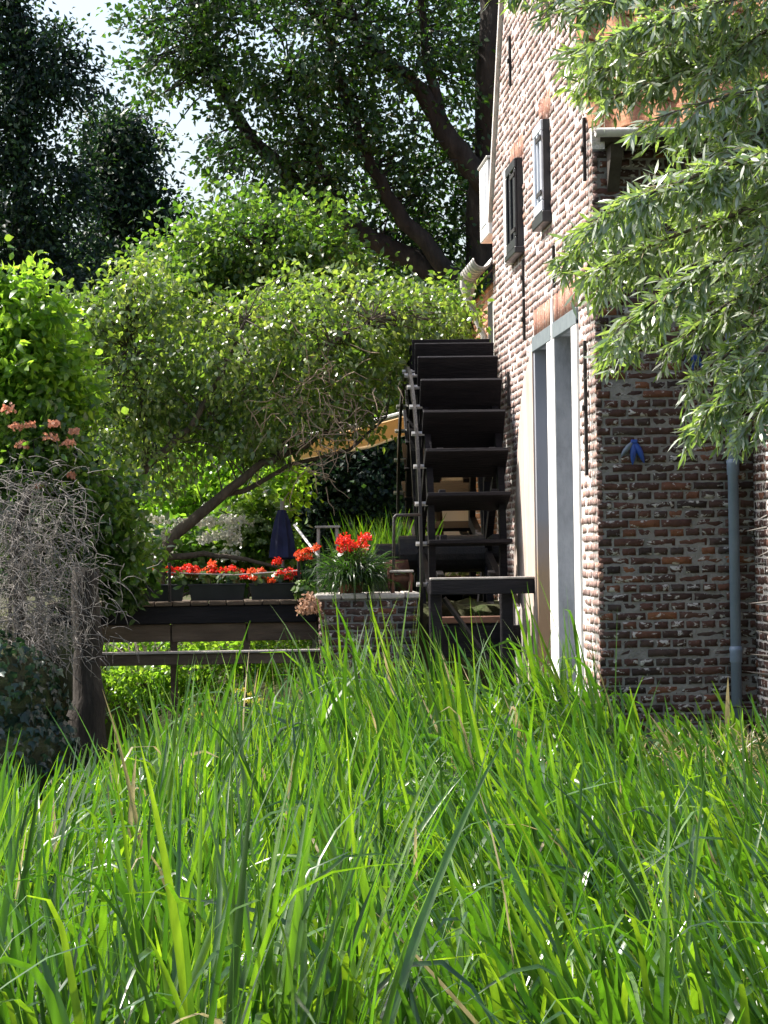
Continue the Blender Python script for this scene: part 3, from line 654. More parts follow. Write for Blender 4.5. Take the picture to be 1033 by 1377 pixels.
# ------------------------------------------------------------------ water wheel
WC = Vector((2.07, CY + 6.9, 1.31)); WR = 1.94; WX0, WX1 = 1.72, 2.425
wheel = empty('water_wheel', WC, 'large black water wheel with wide wooden paddles beside the gable wall', 'water wheel')
NP = 30
pm = MB(); pm.bevbox((WX0 - WC.x, -0.016, WR - 0.47), (WX1 - WC.x, 0.016, WR), 0.004)
for xx in (WX0 + 0.13, WX1 - 0.13):
    pm.bevbox((xx - WC.x - 0.03, 0.0165, WR - 0.62), (xx - WC.x + 0.03, 0.062, WR - 0.07), 0.005)
    for zz in (0.14, 0.30):
        pm.lathe((xx - WC.x, -0.018, WR - zz), [(0.0, 0.0)], 6) if False else None
pme = pm.mesh('paddle')
for i in range(NP):
    a = 2 * math.pi * i / NP + 0.05
    o = link('paddle', pme, 'black_wood', wheel, WC, (a, 0, 0))
def ring(x0, x1, r0, r1, n=90):
    b = MB(); vs = []
    for j in range(n):
        a = 2 * math.pi * j / n; c, s = math.cos(a), math.sin(a)
        vs += [(x0, WC.y + r0 * c, WC.z + r0 * s), (x1, WC.y + r0 * c, WC.z + r0 * s), (x1, WC.y + r1 * c, WC.z + r1 * s), (x0, WC.y + r1 * c, WC.z + r1 * s)]
    fs = []
    for j in range(n):
        k2 = (j + 1) % n
        for e in range(4): fs.append((j * 4 + e, j * 4 + (e + 1) % 4, k2 * 4 + (e + 1) % 4, k2 * 4 + e))
    return b.add(vs, fs)
for x0, x1, r0, r1 in [(WX0 + 0.02, WX0 + 0.075, 1.50, 1.66), (WX1 - 0.075, WX1 - 0.02, 1.50, 1.66)]:
    ring(x0, x1, r0, r1).build('rim', 'black_wood', wheel)
ring(WX0 - 0.06, WX0 - 0.035, 1.60, 1.70).build('outer_ring', 'black_iron', wheel)
for i in range(NP):
    a = 2 * math.pi * i / NP + 0.05; y = WC.y - math.sin(a) * 1.65; z = WC.z + math.cos(a) * 1.65
    MB().tube([(WX0 - 0.09, y, z), (WX0 + 0.02, y, z)], 0.022, 6).build('bolt', 'zinc', wheel)
for xx in (WX0 + 0.048, WX1 - 0.048):
    for i in range(8):
        a = 2 * math.pi * i / 8 + 0.2
        d = Vector((0, -math.sin(a), math.cos(a))); t = Vector((0, d.z, -d.y)); c0 = Vector((xx, WC.y, WC.z))
        b = MB(); vs = [c0 + d * q + t * (0.05 * sa) + Vector((0.03 * sb, 0, 0)) for q in (0.12, 1.52) for sa in (-1, 1) for sb in (-1, 1)]
        b.add(vs, [(0, 1, 3, 2), (4, 6, 7, 5), (0, 4, 5, 1), (2, 3, 7, 6), (0, 2, 6, 4), (1, 5, 7, 3)]).build('spoke', 'black_wood', wheel)
MB().lathe((WX0 - 0.35, WC.y, WC.z), [(0.0, 0), (0.10, 0.0), (0.10, 0.2), (0.17, 0.21), (0.17, 1.0), (0.10, 1.01), (0.10, 1.15)], 20, 'x').build('axle', 'black_iron', wheel)

# ------------------------------------------------------------------ sluice frame before the wheel
sf = empty('sluice', at(640, 900, CY + 3.9) * 1.0, 'dark timber sluice frame with crossbeams standing before the wheel', 'sluice')
ys = CY + 3.98
za, zb = at(650, 779, ys).z, at(650, 799, ys).z
MB().bevbox((1.66, ys, zb), (CX - 0.016, ys + 0.12, za), .006).build('crossbeam', 'black_wood', sf)
MB().bevbox((1.66, ys - 0.004, za + .001), (CX - 0.016, ys + 0.13, za + .018), .004).build('capping_board', 'grey_wood', sf)
y2 = ys + 0.35; zc_, zd_ = at(635, 829, y2).z, at(635, 838, y2).z
MB().bevbox((1.72, y2, zd_), (2.30, y2 + 0.1, zc_), .006).build('crossbeam', 'red_wood', sf)
MB().bevbox((1.70, y2, zd_ - .28), (2.44, y2 + 0.06, zd_ - .02), .006).build('gate_board', 'black_wood', sf)
for xx in (1.66, 2.24):
    MB().bevbox((xx, ys + 0.13, -0.8), (xx + 0.10, ys + 0.24, za - .001), .008).build('post', 'black_wood', sf)
MB().tube([(1.78, ys + .2, za - .15), (2.2, ys + .2, .35)], 0.025, 6).build('brace', 'black_iron', sf)
for i in range(6):
    s = CY + 4.16 + i * 0.27; l = random.uniform(-.03, .03)
    b = MB(); x0 = CX - 0.10 - 0.012 * (i % 2)
    b.add([(x0 + a, s + c + (l if e > 0 else 0), e) for a in (0, .028) for c in (0, .15) for e in (-0.5, 0.86 + random.uniform(-.08, .06))],
          [(0, 1, 3, 2), (4, 6, 7, 5), (0, 4, 5, 1), (2, 3, 7, 6), (0, 2, 6, 4), (1, 5, 7, 3)])
    b.build('plank', 'grey_wood', sf)

# ------------------------------------------------------------------ brick pier
PY0, PY1 = 24.5, 25.35
p_l, p_r = at(430, 850, PY0), at(562, 850, PY0); ptz = at(480, 806, PY0).z
pier = empty('brick_pier', (p_l.x + .4, PY0, -0.6), 'low dark brick pier between the footbridge and the wheel', 'pier')
pm_ = MB(); pm_.box((p_l.x + .008, PY0 + .008, -0.9), (p_r.x, PY1, ptz - .002)); pwall = pm_.build('core', 'cement', pier)
k = 0; z = ptz - COURSE
while z > -0.55:
    L = BL if k % 2 else BD; u = p_l.x + (0 if k % 2 else -0.05)
    while u < p_r.x - 0.03:
        a, b = max(u, p_l.x), min(u + L, p_r.x)
        if b - a > 0.04: link('brick', single_brick(round(b - a, 2), random.randrange(7)), 'brick_soot1', pwall, ((a + b) / 2, PY0, z + BH / 2), (0, random.gauss(0, .008), 0))
        u += L + JT
    z -= COURSE; k += 1
lr = bond(0, PY1 - PY0, -0.5, ptz)
tag(link('brickwork', brick_mesh('brickwork', lr, (p_l.x, PY0, 0), (0, 1, 0), (0, 0, 1), (-1, 0, 0)), 'brick_dark', pwall), kind='stuff')
u = p_l.x - 0.03
while u < p_r.x:
    l = random.uniform(.2, .32); MB().bevbox((u, PY0 - .03, ptz + .001), (min(u + l, p_r.x + .03) - .008, PY1, ptz + .045 + random.uniform(-.004, .006)), .01).build('coping_stone', 'stone', pier); u += l
ptop = ptz + 0.045

# ------------------------------------------------------------------ footbridge
BY = 25.0
bl, br = at(112, 812, BY).x, at(426, 812, BY).x
bz = at(260, 809, BY).z
bridge = empty('footbridge', ((bl + br) / 2, BY, bz - .5), 'dark timber footbridge with hanging boards over the stream', 'bridge')
MB().bevbox((bl - .3, BY - 0.02, bz - .185), (br, BY + .10, bz - .035), .008).build('main_beam', 'black_wood', bridge)
MB().bevbox((bl - .3, BY + 1.0, bz - .185), (br, BY + 1.12, bz - .035), .008).build('main_beam', 'black_wood', bridge)
u = bl - .3
while u < br - .02:
    w = min(0.142, br - u - .004); MB().bevbox((u, BY - .05, bz - .034 + random.uniform(-.003, .003)), (u + w, BY + 1.16, bz), .006).build('deck_plank', 'old_wood', bridge); u += .15
pan = [bl - .05, at(230, 850, BY).x, at(332, 850, BY).x, br]
for a, b in zip(pan[:-1], pan[1:]):
    MB().bevbox((a + .006, BY + .03, at(260, 863, BY).z + random.uniform(-.012, .012)), (b - .006, BY + .06, bz - .186), .005).build('hanging_board', 'old_wood', bridge)
lz0, lz1 = at(290, 893, BY - .2).z, at(290, 878, BY - .2).z
MB().bevbox((bl + .1, BY - .28, lz0), (br + .02, BY - .16, lz1), .006).build('lower_beam', 'old_wood', bridge)
MB().bevbox((bl + .1, BY - .31, lz1 + .001), (br + .02, BY - .13, lz1 + .02), .004).build('foot_board', 'grey_wood', bridge)
for xx in (bl + .03, pan[1] + .02, pan[2]):
    MB().bevbox((xx - .03, BY + .065, -0.9), (xx + .03, BY + .13, bz - .19), .006).build('pile', 'old_wood', bridge)
for xx in (at(228, 770, BY).x, at(402, 770, BY).x):
    MB().tube([(xx, BY + .02, bz), (xx, BY + .02, bz + .33)], .014, 8).build('rail_post', 'black_iron', bridge)
MB().tube([at(225, 770, BY + .02), at(315, 773, BY + .02), at(404, 767, BY + .02)], .006, 6).build('rail_wire', 'zinc', bridge)

# ------------------------------------------------------------------ leaf builders
def unit(v): return v / (np.linalg.norm(v, axis=-1, keepdims=True) + 1e-9)
def rhomb_leaves(P, D, L, Wd, fold=0.12, N=None, wide=0.42):
    """one folded four-cornered leaf per point: P base, D direction, L length, Wd half width"""
    n = len(P); D = unit(D)
    if N is None: N = rng.normal(0, 1, (n, 3)) + np.array([0, 0, 0.9])
    Sd = unit(np.cross(D, N)); U = unit(np.cross(Sd, D))
    L = np.broadcast_to(np.asarray(L, float), (n,))[:, None]; Wd = np.broadcast_to(np.asarray(Wd, float), (n,))[:, None]
    mid = P + D * L * wide
    V = np.stack([P, mid - Sd * Wd + U * L * fold, P + D * L - U * L * 0.05, mid + Sd * Wd + U * L * fold], 1)
    i = np.arange(n)[:, None] * 4
    Fa = np.concatenate([i + np.array([[0, 1, 2]]), i + np.array([[0, 2, 3]])], 0)
    return V.reshape(-1, 3), Fa
def ovate_leaves(P, D, L, Wd, fold=.12, N=None):
    n = len(P); D = unit(D)
    if N is None: N = rng.normal(0, 1, (n, 3)) + np.array([0, 0, 0.9])
    Sd = unit(np.cross(D, N)); U = unit(np.cross(Sd, D)); L = np.asarray(L)[:, None]; Wd = np.asarray(Wd)[:, None]
    c = rng.uniform(-.05, .3, (n, 1))
    def pt(t, w): return P + D * L * t - U * L * c * t * t + Sd * Wd * w + U * L * fold * abs(w)
    V = np.stack([pt(0, 0), pt(.22, -.8), pt(.22, .8), pt(.55, -.85), pt(.55, .85), pt(.82, -.35), pt(.82, .35), pt(1.05, 0)], 1)
    i = np.arange(n)[:, None] * 8
    Fa = np.concatenate([i + np.array([f]) for f in ([0, 1, 2], [1, 3, 4], [1, 4, 2], [3, 5, 6], [3, 6, 4], [5, 7, 6])], 0)
    return V.reshape(-1, 3), Fa
def lance_leaves(P, D, L, Wd, curl=0.25, N=None):
    """long narrow curved leaf, three lengths of strip"""
    n = len(P); D = unit(D)
    if N is None: N = rng.normal(0, 1, (n, 3)) + np.array([0, 0, 0.8])
    Sd = unit(np.cross(D, N)); U = unit(np.cross(Sd, D)); L = np.asarray(L)[:, None]; Wd = np.asarray(Wd)[:, None]
    c = rng.uniform(0, 1, (n, 1)) * curl
    def pt(t, w): return P + D * L * t - U * L * c * t * t + Sd * Wd * w
    V = np.stack([pt(0, 0), pt(.28, -.8), pt(.28, .8), pt(.6, -1 * .85), pt(.6, .85), pt(1, 0)], 1)
    i = np.arange(n)[:, None] * 6
    Fa = np.concatenate([i + np.array([f]) for f in ([0, 1, 2], [1, 3, 4], [1, 4, 2], [3, 5, 4])], 0)
    return V.reshape(-1, 3), Fa
def lobe_points(lobes, clump, per, spread, outer=0.5):
    """lobes: (centre, radii, weight). returns leaf points, outward vectors, clump centres"""
    C = []; O = []
    for c, r, k in lobes:
        nc = max(3, int(clump * k)); d = unit(rng.normal(0, 1, (nc, 3)))
        q = rng.uniform(outer ** 3, 1, (nc, 1)) ** (1 / 3) * np.clip(rng.normal(1.0, .17, (nc, 1)), .6, 1.4)
        C.append(np.array(c)[None] + d * q * np.array(r)[None]); O.append(d)
    C = np.concatenate(C); O = np.concatenate(O)
    P = np.repeat(C, per, 0) + rng.normal(0, 1, (len(C) * per, 3)) * spread * np.repeat(rng.uniform(.6, 1.3, (len(C), 1)), per, 0) * np.array([1, 1, .75])
    return P, np.repeat(O, per, 0), C
def plobe(px, py, Y, rx, ry, rd, k=1.0):
    """lobe from a photo position: radii rx, ry in photo pixels, depth radius rd in metres"""
    c = at(px, py, Y); m = ppm(Y)
    return (tuple(c), (rx / m, rd, ry / m), k)
def polytubes(paths, r0, r1, n=4):
    b = MB()
    for p in paths:
        k = len(p); b.tube(p, [r0 + (r1 - r0) * i / max(1, k - 1) for i in range(k)], n, False)
    return b
def twig_paths(anchors, C, count, sag=0.08):
    A = np.array([tuple(a) for a in anchors]); out = []
    for c in C[rng.permutation(len(C))[:count]]:
        a = A[np.argmin(((A - c) ** 2).sum(1) + rng.uniform(0, .5, len(A)))]
        m = (a + c) / 2 + np.array([rng.normal(0, .06), rng.normal(0, .06), sag * np.linalg.norm(c - a)])
        out.append([Vector(a), Vector(m), Vector(c)])
    return out
def dens(path, n=6):
    out = []
    for a, b in zip(path[:-1], path[1:]): out += [a.lerp(b, i / n) for i in range(n)]
    return out + [path[-1]]
def tree(name, label, cat, base, limbs, lobes, clump, per, spread, L, Wd, mat, bark='bark', outer=.5, twigs=120, twr=(.012, .004), droop=0.4, group=None, fold=.12, bias=0.0, colfn=None, ground=None):
    e = empty(name, base, label, cat, group)
    for i, (path, ra, rb) in enumerate(limbs):
        pts = dens(path, 4); k = len(pts)
        pts = [p + Vector((random.gauss(0, ra * .12), random.gauss(0, ra * .12), random.gauss(0, ra * .1))) if 0 < j < k - 1 else p for j, p in enumerate(pts)]
        MB().tube(pts, [ra + (rb - ra) * j / (k - 1) for j in range(k)], 10).build('trunk' if i == 0 else 'limb', bark, e, True)
    P, O, C = lobe_points(lobes, clump, per, spread, outer)
    D = O * 0.7 + rng.normal(0, 1, P.shape) * 0.7 + np.array([0, 0, -droop])
    n = len(P)
    near_ = base[1] < 32
    V, Fa = (ovate_leaves if near_ else rhomb_leaves)(P, D, L * rng.uniform(.6, 1.25, n), Wd * rng.uniform(.7, 1.2, n), fold)
    rn = np.clip(rng.normal(.5, .22, n) + np.repeat(rng.normal(0, .24, len(C)), per) + bias, 0, 1)
    if colfn is not None: rn = np.clip(rn + colfn(P), 0, 1)
    link('crown', npmesh('crown', V, Fa, np.repeat(rn, 8 if near_ else 4)), mat, e)
    if twigs and limbs:
        anc = [p for path, _, _ in limbs for p in dens(path, 5)[2:]]
        polytubes(twig_paths(anc, C, twigs), *twr, 4).build('branchwork', bark, e)
    return e
ap = lambda Y, *pts: [at(px, py, Y) for px, py in pts]
def gz(x, y): return float(ground_z(x, y))

# ------------------------------------------------------------------ background trees
b0 = at(640, 700, 34); b0.z = .85
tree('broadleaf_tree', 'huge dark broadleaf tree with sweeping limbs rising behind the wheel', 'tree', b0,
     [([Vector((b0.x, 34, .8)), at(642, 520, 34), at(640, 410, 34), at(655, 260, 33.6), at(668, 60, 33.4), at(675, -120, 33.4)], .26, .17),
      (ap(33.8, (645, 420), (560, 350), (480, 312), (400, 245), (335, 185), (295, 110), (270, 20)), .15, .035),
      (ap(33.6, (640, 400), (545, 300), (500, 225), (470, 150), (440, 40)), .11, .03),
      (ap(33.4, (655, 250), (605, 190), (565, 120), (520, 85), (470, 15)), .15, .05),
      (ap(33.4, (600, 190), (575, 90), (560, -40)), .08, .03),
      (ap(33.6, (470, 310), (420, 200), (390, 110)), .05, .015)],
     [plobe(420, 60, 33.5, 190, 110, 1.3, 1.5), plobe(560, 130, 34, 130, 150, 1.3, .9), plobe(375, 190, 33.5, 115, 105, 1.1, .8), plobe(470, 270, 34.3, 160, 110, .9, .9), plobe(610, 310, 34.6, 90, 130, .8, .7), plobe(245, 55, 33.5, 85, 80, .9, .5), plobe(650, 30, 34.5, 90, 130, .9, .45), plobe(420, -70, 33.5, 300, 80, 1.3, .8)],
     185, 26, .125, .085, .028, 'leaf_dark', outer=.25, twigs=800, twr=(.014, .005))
def dark_conifer(px, Y, topy, wpx, lab, seed):
    b = at(px, 740, Y); b.z = .85; t = at(px, topy, Y)
    lob = []
    hgt = 700 - topy
    for i in range(9):
        f = i / 8; yy = 640 - (640 - topy) * f
        ww = wpx * (1 - .55 * f) * random.uniform(.8, 1.1)
        lob.append(plobe(px + random.uniform(-.45, .45) * wpx, yy, Y, ww, hgt * .10, .9 * (1 - .4 * f), 1))
    return tree('dark_tree', lab, 'tree', b, [([b, b.lerp(t, .5), t], .2, .05)], lob, 95, 40, .16, .10, .026, 'leaf_deep', outer=.3, twigs=120, twr=(.02, .006), droop=.5)
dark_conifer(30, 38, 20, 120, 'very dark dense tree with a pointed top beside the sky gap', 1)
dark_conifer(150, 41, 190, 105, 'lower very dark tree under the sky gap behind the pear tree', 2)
b0 = at(330, 740, 31.5); b0.z = .85
tree('broadleaf_tree', 'rounded light green tree behind the pear tree, below the sweeping limb', 'tree', b0,
     [([b0, at(325, 560, 31.5), at(340, 400, 31.5), at(360, 300, 31.5)], .1, .03)],
     [plobe(330, 330, 31.5, 120, 80, .7, 1), plobe(250, 370, 31.4, 60, 50, .5, .5), plobe(420, 370, 31.6, 80, 70, .6, .8), plobe(330, 430, 31.5, 130, 70, .6, .8)],
     150, 34, .12, .08, .027, 'leaf_mid', bark='bark', outer=.4, twigs=120, bias=.02)
b0 = at(590, 700, 31); b0.z = .85
tree('laurel_bush', 'glossy green laurel bush just above and behind the wheel', 'bush', b0,
     [([b0, at(585, 560, 31), at(580, 440, 31)], .06, .02)],
     [plobe(570, 440, 31, 70, 45, .6, 1), plobe(620, 425, 31.3, 45, 55, .5, .6), plobe(520, 460, 31, 60, 60, .6, .8), plobe(560, 520, 31.5, 90, 70, .6, .6)],
     110, 34, .11, .09, .03, 'leaf_mid', outer=.4, twigs=80)
# dark hedge under the awning and hedges that close the garden
def hedge(lab, lobes, clump, mat='leaf_deep', nm='garden_hedge', bias=0):
    c = lobes[0][0]; base = Vector((c[0], c[1], .85))
    return tree(nm, lab, 'hedge', base, [([base, base + Vector((.02, 0, .5)), base + Vector((0, 0, 1.2))], .06, .02)], lobes, clump, 40, .13, .075, .028, mat, outer=.2, twigs=60, bias=bias)
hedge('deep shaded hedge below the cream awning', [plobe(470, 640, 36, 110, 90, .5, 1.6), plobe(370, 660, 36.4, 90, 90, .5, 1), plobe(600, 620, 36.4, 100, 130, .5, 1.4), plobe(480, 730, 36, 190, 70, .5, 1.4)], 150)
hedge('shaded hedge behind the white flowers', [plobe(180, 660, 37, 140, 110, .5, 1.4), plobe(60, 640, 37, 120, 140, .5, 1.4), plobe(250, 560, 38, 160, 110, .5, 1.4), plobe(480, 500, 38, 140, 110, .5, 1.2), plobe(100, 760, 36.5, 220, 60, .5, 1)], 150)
# far wood, one mass
P, O, C = lobe_points([plobe(60 + i * 75 + random.uniform(-20, 20), 560 + random.uniform(-40, 40), 55 + random.uniform(-2, 3), 75, 240 + random.uniform(-40, 40), 1.6, 1) for i in range(-3, 12)], 150, 26, .3, .3)
V, Fa = rhomb_leaves(P, O + rng.normal(0, .8, P.shape), .2 * rng.uniform(.6, 1.2, len(P)), .07, .1)
tag(link('far_wood', npmesh('far_wood', V, Fa, np.repeat(rng.random(len(P)), 4)), 'leaf_far'), 'distant mass of dark woodland closing the view behind the garden', 'wood', kind='stuff')

# ------------------------------------------------------------------ the leaning pear tree over the bridge
b0 = at(212, 790, 26.9); b0.z = .86
zl = [plobe(300, 470, 27, 170, 95, .8, 1.3), plobe(170, 510, 26.9, 105, 95, .7, 1), plobe(430, 440, 27.2, 130, 75, .7, 1), plobe(530, 430, 27.4, 80, 60, .6, .6), plobe(360, 545, 27, 140, 70, .6, 1), plobe(200, 600, 26.9, 90, 60, .6, .7), plobe(120, 430, 26.8, 40, 60, .5, .45), plobe(470, 520, 27.2, 60, 60, .5, .4), plobe(200, 400, 27, 60, 60, .5, .5), plobe(340, 590, 26.9, 70, 35, .5, .3), plobe(600, 430, 27.6, 40, 50, .4, .3)]
pear = tree('pear_tree', 'leaning fruit tree with wide light green crown over the footbridge', 'tree', b0,
     [(ap(26.9, (212, 795), (214, 745), (240, 715), (300, 665), (350, 625), (410, 598), (470, 565)), .075, .018),
      (ap(26.9, (216, 750), (275, 745), (330, 752), (395, 768)), .035, .012),
      (ap(26.7, (108, 800), (112, 740), (150, 685), (200, 625), (255, 575), (300, 500), (330, 430)), .06, .015),
      (ap(27, (300, 665), (330, 660), (390, 625), (470, 605), (520, 560)), .03, .01), (ap(26.9, (200, 625), (190, 540), (170, 450)), .03, .01),
      (ap(27, (255, 575), (350, 520), (430, 470), (500, 430)), .03, .01)],
     zl, 100, 27, .10, .072, .021, 'leaf_grey', bark='bark_brown', outer=.3, twigs=420, twr=(.008, .003), droop=.8)
dry = []
for i in range(150):
    a = at(random.gauss(425, 40), random.gauss(555, 45), 26.6 + random.uniform(-.3, .3)); p = [a]; d = Vector((random.gauss(-.2, .6), random.gauss(0, .4), random.gauss(-.1, .6)))
    for j in range(4):
        d = d + Vector((random.gauss(0, .5), random.gauss(0, .3), random.gauss(-.1, .5))); p.append(p[-1] + d.normalized() * .07)
    dry.append(p)
o = polytubes(dry, .0055, .003, 4).build('dry_twig_tangle', 'twig_beige', pear); tag(o, kind='stuff')

# ------------------------------------------------------------------ left side shrubs
def shrub(name, lab, px, Y, lobes, clump, per, L, Wd, mat, spread=.09, bias=0., cat='bush', basez=None, twigs=60, outer=.3, droop=.3, stems=3, bark='bark_brown'):
    b = at(px, 740, Y); b.z = gz(b.x, Y) if basez is None else basez
    top = Vector(lobes[0][0]); limbs = []
    for i in range(stems):
        limbs.append(([b + Vector((random.gauss(0, .04), random.gauss(0, .04), -.03)), b.lerp(top, .5) + Vector((random.gauss(0, .07), random.gauss(0, .07), 0)), top + Vector((random.gauss(0, .12), random.gauss(0, .1), .1))], .022, .008))
    return tree(name, lab, cat, b, limbs, lobes, clump, per, spread, L, Wd, mat, bark=bark, outer=outer, twigs=twigs, twr=(.006, .003), droop=droop, bias=bias)
shrub('golden_shrub', 'bright yellow green leafy shrub at the garden edge beyond the rose', 20, 24.2,
      [plobe(15, 420, 24.2, 70, 70, .4, 1), plobe(45, 500, 24.2, 60, 65, .4, .9), plobe(-30, 470, 24.2, 60, 110, .4, .8), plobe(-120, 520, 24.3, 70, 110, .4, 1.2), plobe(-110, 660, 24.2, 80, 90, .4, 1.2), plobe(90, 540, 24.4, 40, 40, .3, .4), plobe(20, 560, 24.2, 60, 30, .3, .4)], 75, 26, .10, .032, 'leaf_bright', .10)
rose = shrub('rose_bush', 'rose bush with salmon pink faded blossoms left of the fruit tree', 60, 23.9,
      [plobe(50, 610, 23.9, 85, 55, .4, 1), plobe(110, 680, 24, 80, 60, .4, 1), plobe(40, 680, 23.9, 50, 60, .4, .6), plobe(150, 740, 24.1, 60, 40, .3, .6)], 85, 24, .075, .027, 'leaf_mid', .09, .05)
def flower_ball(c, r, n, size, mat, parent, name='flower_head', sq=.8):
    d = unit(rng.normal(0, 1, (n, 3))); d[:, 2] = np.abs(d[:, 2]) * .9 - .15; d = unit(d)
    P = d * r * np.array([1, 1, sq]) * rng.uniform(.55, 1.0, (n, 1))
    V, Fa = rhomb_leaves(P, rng.normal(0, 1, (n, 3)) + d * .3, size * rng.uniform(.7, 1.2, n), size * .42, .1, N=d + rng.normal(0, .35, (n, 3)), wide=.55)
    return link(name, npmesh(name, V, Fa, np.repeat(rng.random(n), 4)), mat, parent, c)
for px, py in [(12, 552), (22, 575), (68, 590), (92, 598), (100, 582), (40, 572), (30, 600), (74, 572)]:
    flower_ball(at(px, py, 23.45), .05 * random.uniform(.7, 1.1), 40, .035, 'salmon_petal', rose)
for px, py in [(96, 640), (52, 655)]: flower_ball(at(px, py, 23.5), .025, 46, .03, 'salmon_petal', rose)
hyd = shrub('hydrangea_bush', 'hydrangea bush covered in large cream white flower heads', 240, 27.6,
      [plobe(230, 745, 27.8, 120, 40, .4, 1), plobe(300, 750, 27.8, 60, 40, .4, .6)], 80, 22, .09, .034, 'leaf_mid', .09, basez=.86)
for i in range(40):
    px = random.choice([random.uniform(165, 225), random.uniform(225, 335)]); py = random.uniform(700, 752)
    flower_ball(at(px, py, 27.2 + random.uniform(-.1, .1)), random.uniform(.06, .11), 60, .04, 'white_petal', hyd)
snow = shrub('snowball_bush', 'pale green snowball bush with round flower heads beside the blue parasol', 330, 27.6,
      [plobe(330, 700, 27.6, 45, 45, .3, 1), plobe(350, 740, 27.6, 40, 30, .3, .6)], 60, 22, .08, .03, 'leaf_mid', .08, .15, basez=.86)
for px, py in [(346, 700), (358, 712), (336, 715), (322, 690), (350, 730)]: flower_ball(at(px, py, 27.25), .06, 60, .03, 'pale_green_petal', snow)
shrub('evergreen_bush', 'dark glossy evergreen bush at the bridge end behind the dry twigs', 120, 24.6,
      [plobe(120, 760, 24.6, 70, 50, .35, 1), plobe(60, 730, 24.6, 60, 50, .35, .8), plobe(160, 790, 24.7, 25, 25, .2, .3)], 70, 22, .085, .034, 'leaf_dark', .08, .2)
shrub('box_bush', 'small bright bush growing behind the leaning trunk', 300, 28.6,
      [plobe(300, 690, 28.6, 80, 50, .4, 1), plobe(250, 650, 28.8, 60, 50, .4, .7), plobe(350, 640, 28.6, 60, 50, .4, .7)], 80, 26, .075, .028, 'leaf_bright', .09, -.3, basez=.86)
shrub('streamside_bush', 'sunlit leafy plant growing on the bank seen under the footbridge', 210, 27.9,
      [plobe(190, 915, 27.9, 70, 30, .4, 1), plobe(290, 900, 28.2, 70, 40, .4, .7), plobe(380, 880, 28.2, 70, 40, .4, .7), plobe(250, 860, 29, 150, 30, .5, .8)], 80, 26, .06, .022, 'leaf_bright', .08, -.1, basez=-.3)
# dry grey drooping twig bush
gb = at(30, 800, 22.6); gb.z = gz(gb.x, 22.6)
dt = empty('dry_bush', gb, 'dead bush of drooping grey twigs over the ivy', 'bush')
stem = [gb, at(25, 820, 22.6), at(20, 720, 22.6), at(40, 660, 22.6)]
MB().tube(dens(stem, 3), [.05 - .003 * i for i in range(10)], 8).build('trunk', 'bark', dt, True)
tw = []
for i in range(1500):
    t_ = random.random(); a = at(random.gauss(30, 45) + t_ * 20, 650 + 230 * t_ + random.gauss(0, 25), 22.5 + random.uniform(-.5, .35)); p = [a]
    d = Vector((random.gauss(.35, .7), random.gauss(-.1, .5), random.gauss(.1, .6))); k = random.choice((4, 5, 7)); dr = random.uniform(.1, .35)
    for j in range(k):
        d = d * .8 + Vector((random.gauss(.02, .28), random.gauss(0, .22), -dr + random.gauss(0, .12))); p.append(p[-1] + d.normalized() * random.uniform(.025, .06))
    tw.append(p)
polytubes(tw, .0034, .0014, 3).build('drooping_twig', 'twig_grey', dt)
# old stump / bank post
st = at(118, 900, 22.9)
sb = MB(); sb.tube([(st.x + random.gauss(0, .012), st.y, -.5 + 1.75 * i / 12) for i in range(13)], [.19 - .075 * min(1, i / 6) + random.uniform(-.014, .014) for i in range(13)], 11)
tag(sb.build('tree_stump', 'bark', None, True), 'dark upright stump at the end of the footbridge beside the ivy', 'stump')
# ivy
def ivy_leaves(P, D, N, size):
    n = len(P); D = unit(D); Sd = unit(np.cross(D, N)); U = unit(np.cross(Sd, D))
    shape = np.array([(0, 0), (-.42, .05), (-.5, .38), (-.22, .42), (0, 1.0), (.22, .42), (.5, .38), (.42, .05)])
    s = np.asarray(size)[:, None, None]
    V = P[:, None] + Sd[:, None] * shape[None, :, 0:1] * s + D[:, None] * shape[None, :, 1:2] * s - U[:, None] * (np.abs(shape[None, :, 0:1]) * .25) * s
    i = np.arange(n)[:, None] * 8
    Fa = np.concatenate([i + np.array([f]) for f in ([0, 1, 2], [0, 2, 3], [0, 3, 4], [0, 4, 5], [0, 5, 6], [0, 6, 7])], 0)
    return V.reshape(-1, 3), Fa
ib = at(30, 1000, 21.6); ib.z = gz(ib.x, 21.6)
iv = empty('ivy', ib, 'dark ivy covering the bank below the dead twigs', 'ivy')
core = MB(); 
c1 = at(20, 960, 21.9)
lob = [((c1.x - .25, 21.95, .25), (.62, .5, .55)), ((c1.x - .1, 21.8, -.2), (.62, .5, .5)), ((c1.x - .6, 21.9, .1), (.7, .5, .7)), ((c1.x - 1.5, 22.0, .2), (.7, .5, .8))]
for c, r in lob:
    n1, n2 = 14, 8; vs = [(c[0] + .9 * r[0] * math.cos(2 * math.pi * i / n1) * math.sin(math.pi * j / n2), c[1] + .9 * r[1] * math.sin(2 * math.pi * i / n1) * math.sin(math.pi * j / n2), c[2] + .9 * r[2] * math.cos(math.pi * j / n2)) for j in range(n2 + 1) for i in range(n1)]
    core.add(vs, [(j * n1 + i, j * n1 + (i + 1) % n1, (j + 1) * n1 + (i + 1) % n1, (j + 1) * n1 + i) for j in range(n2) for i in range(n1)])
core.build('bank_core', 'soil', iv)
Pp, Nn = [], []
for c, r in lob:
    d = unit(rng.normal(0, 1, (1500, 3))); Pp.append(np.array(c) + d * np.array(r) * rng.uniform(.88, 1.06, (1500, 1))); Nn.append(d)
Pp = np.concatenate(Pp); Nn = np.concatenate(Nn) + rng.normal(0, .35, (len(Pp), 3))
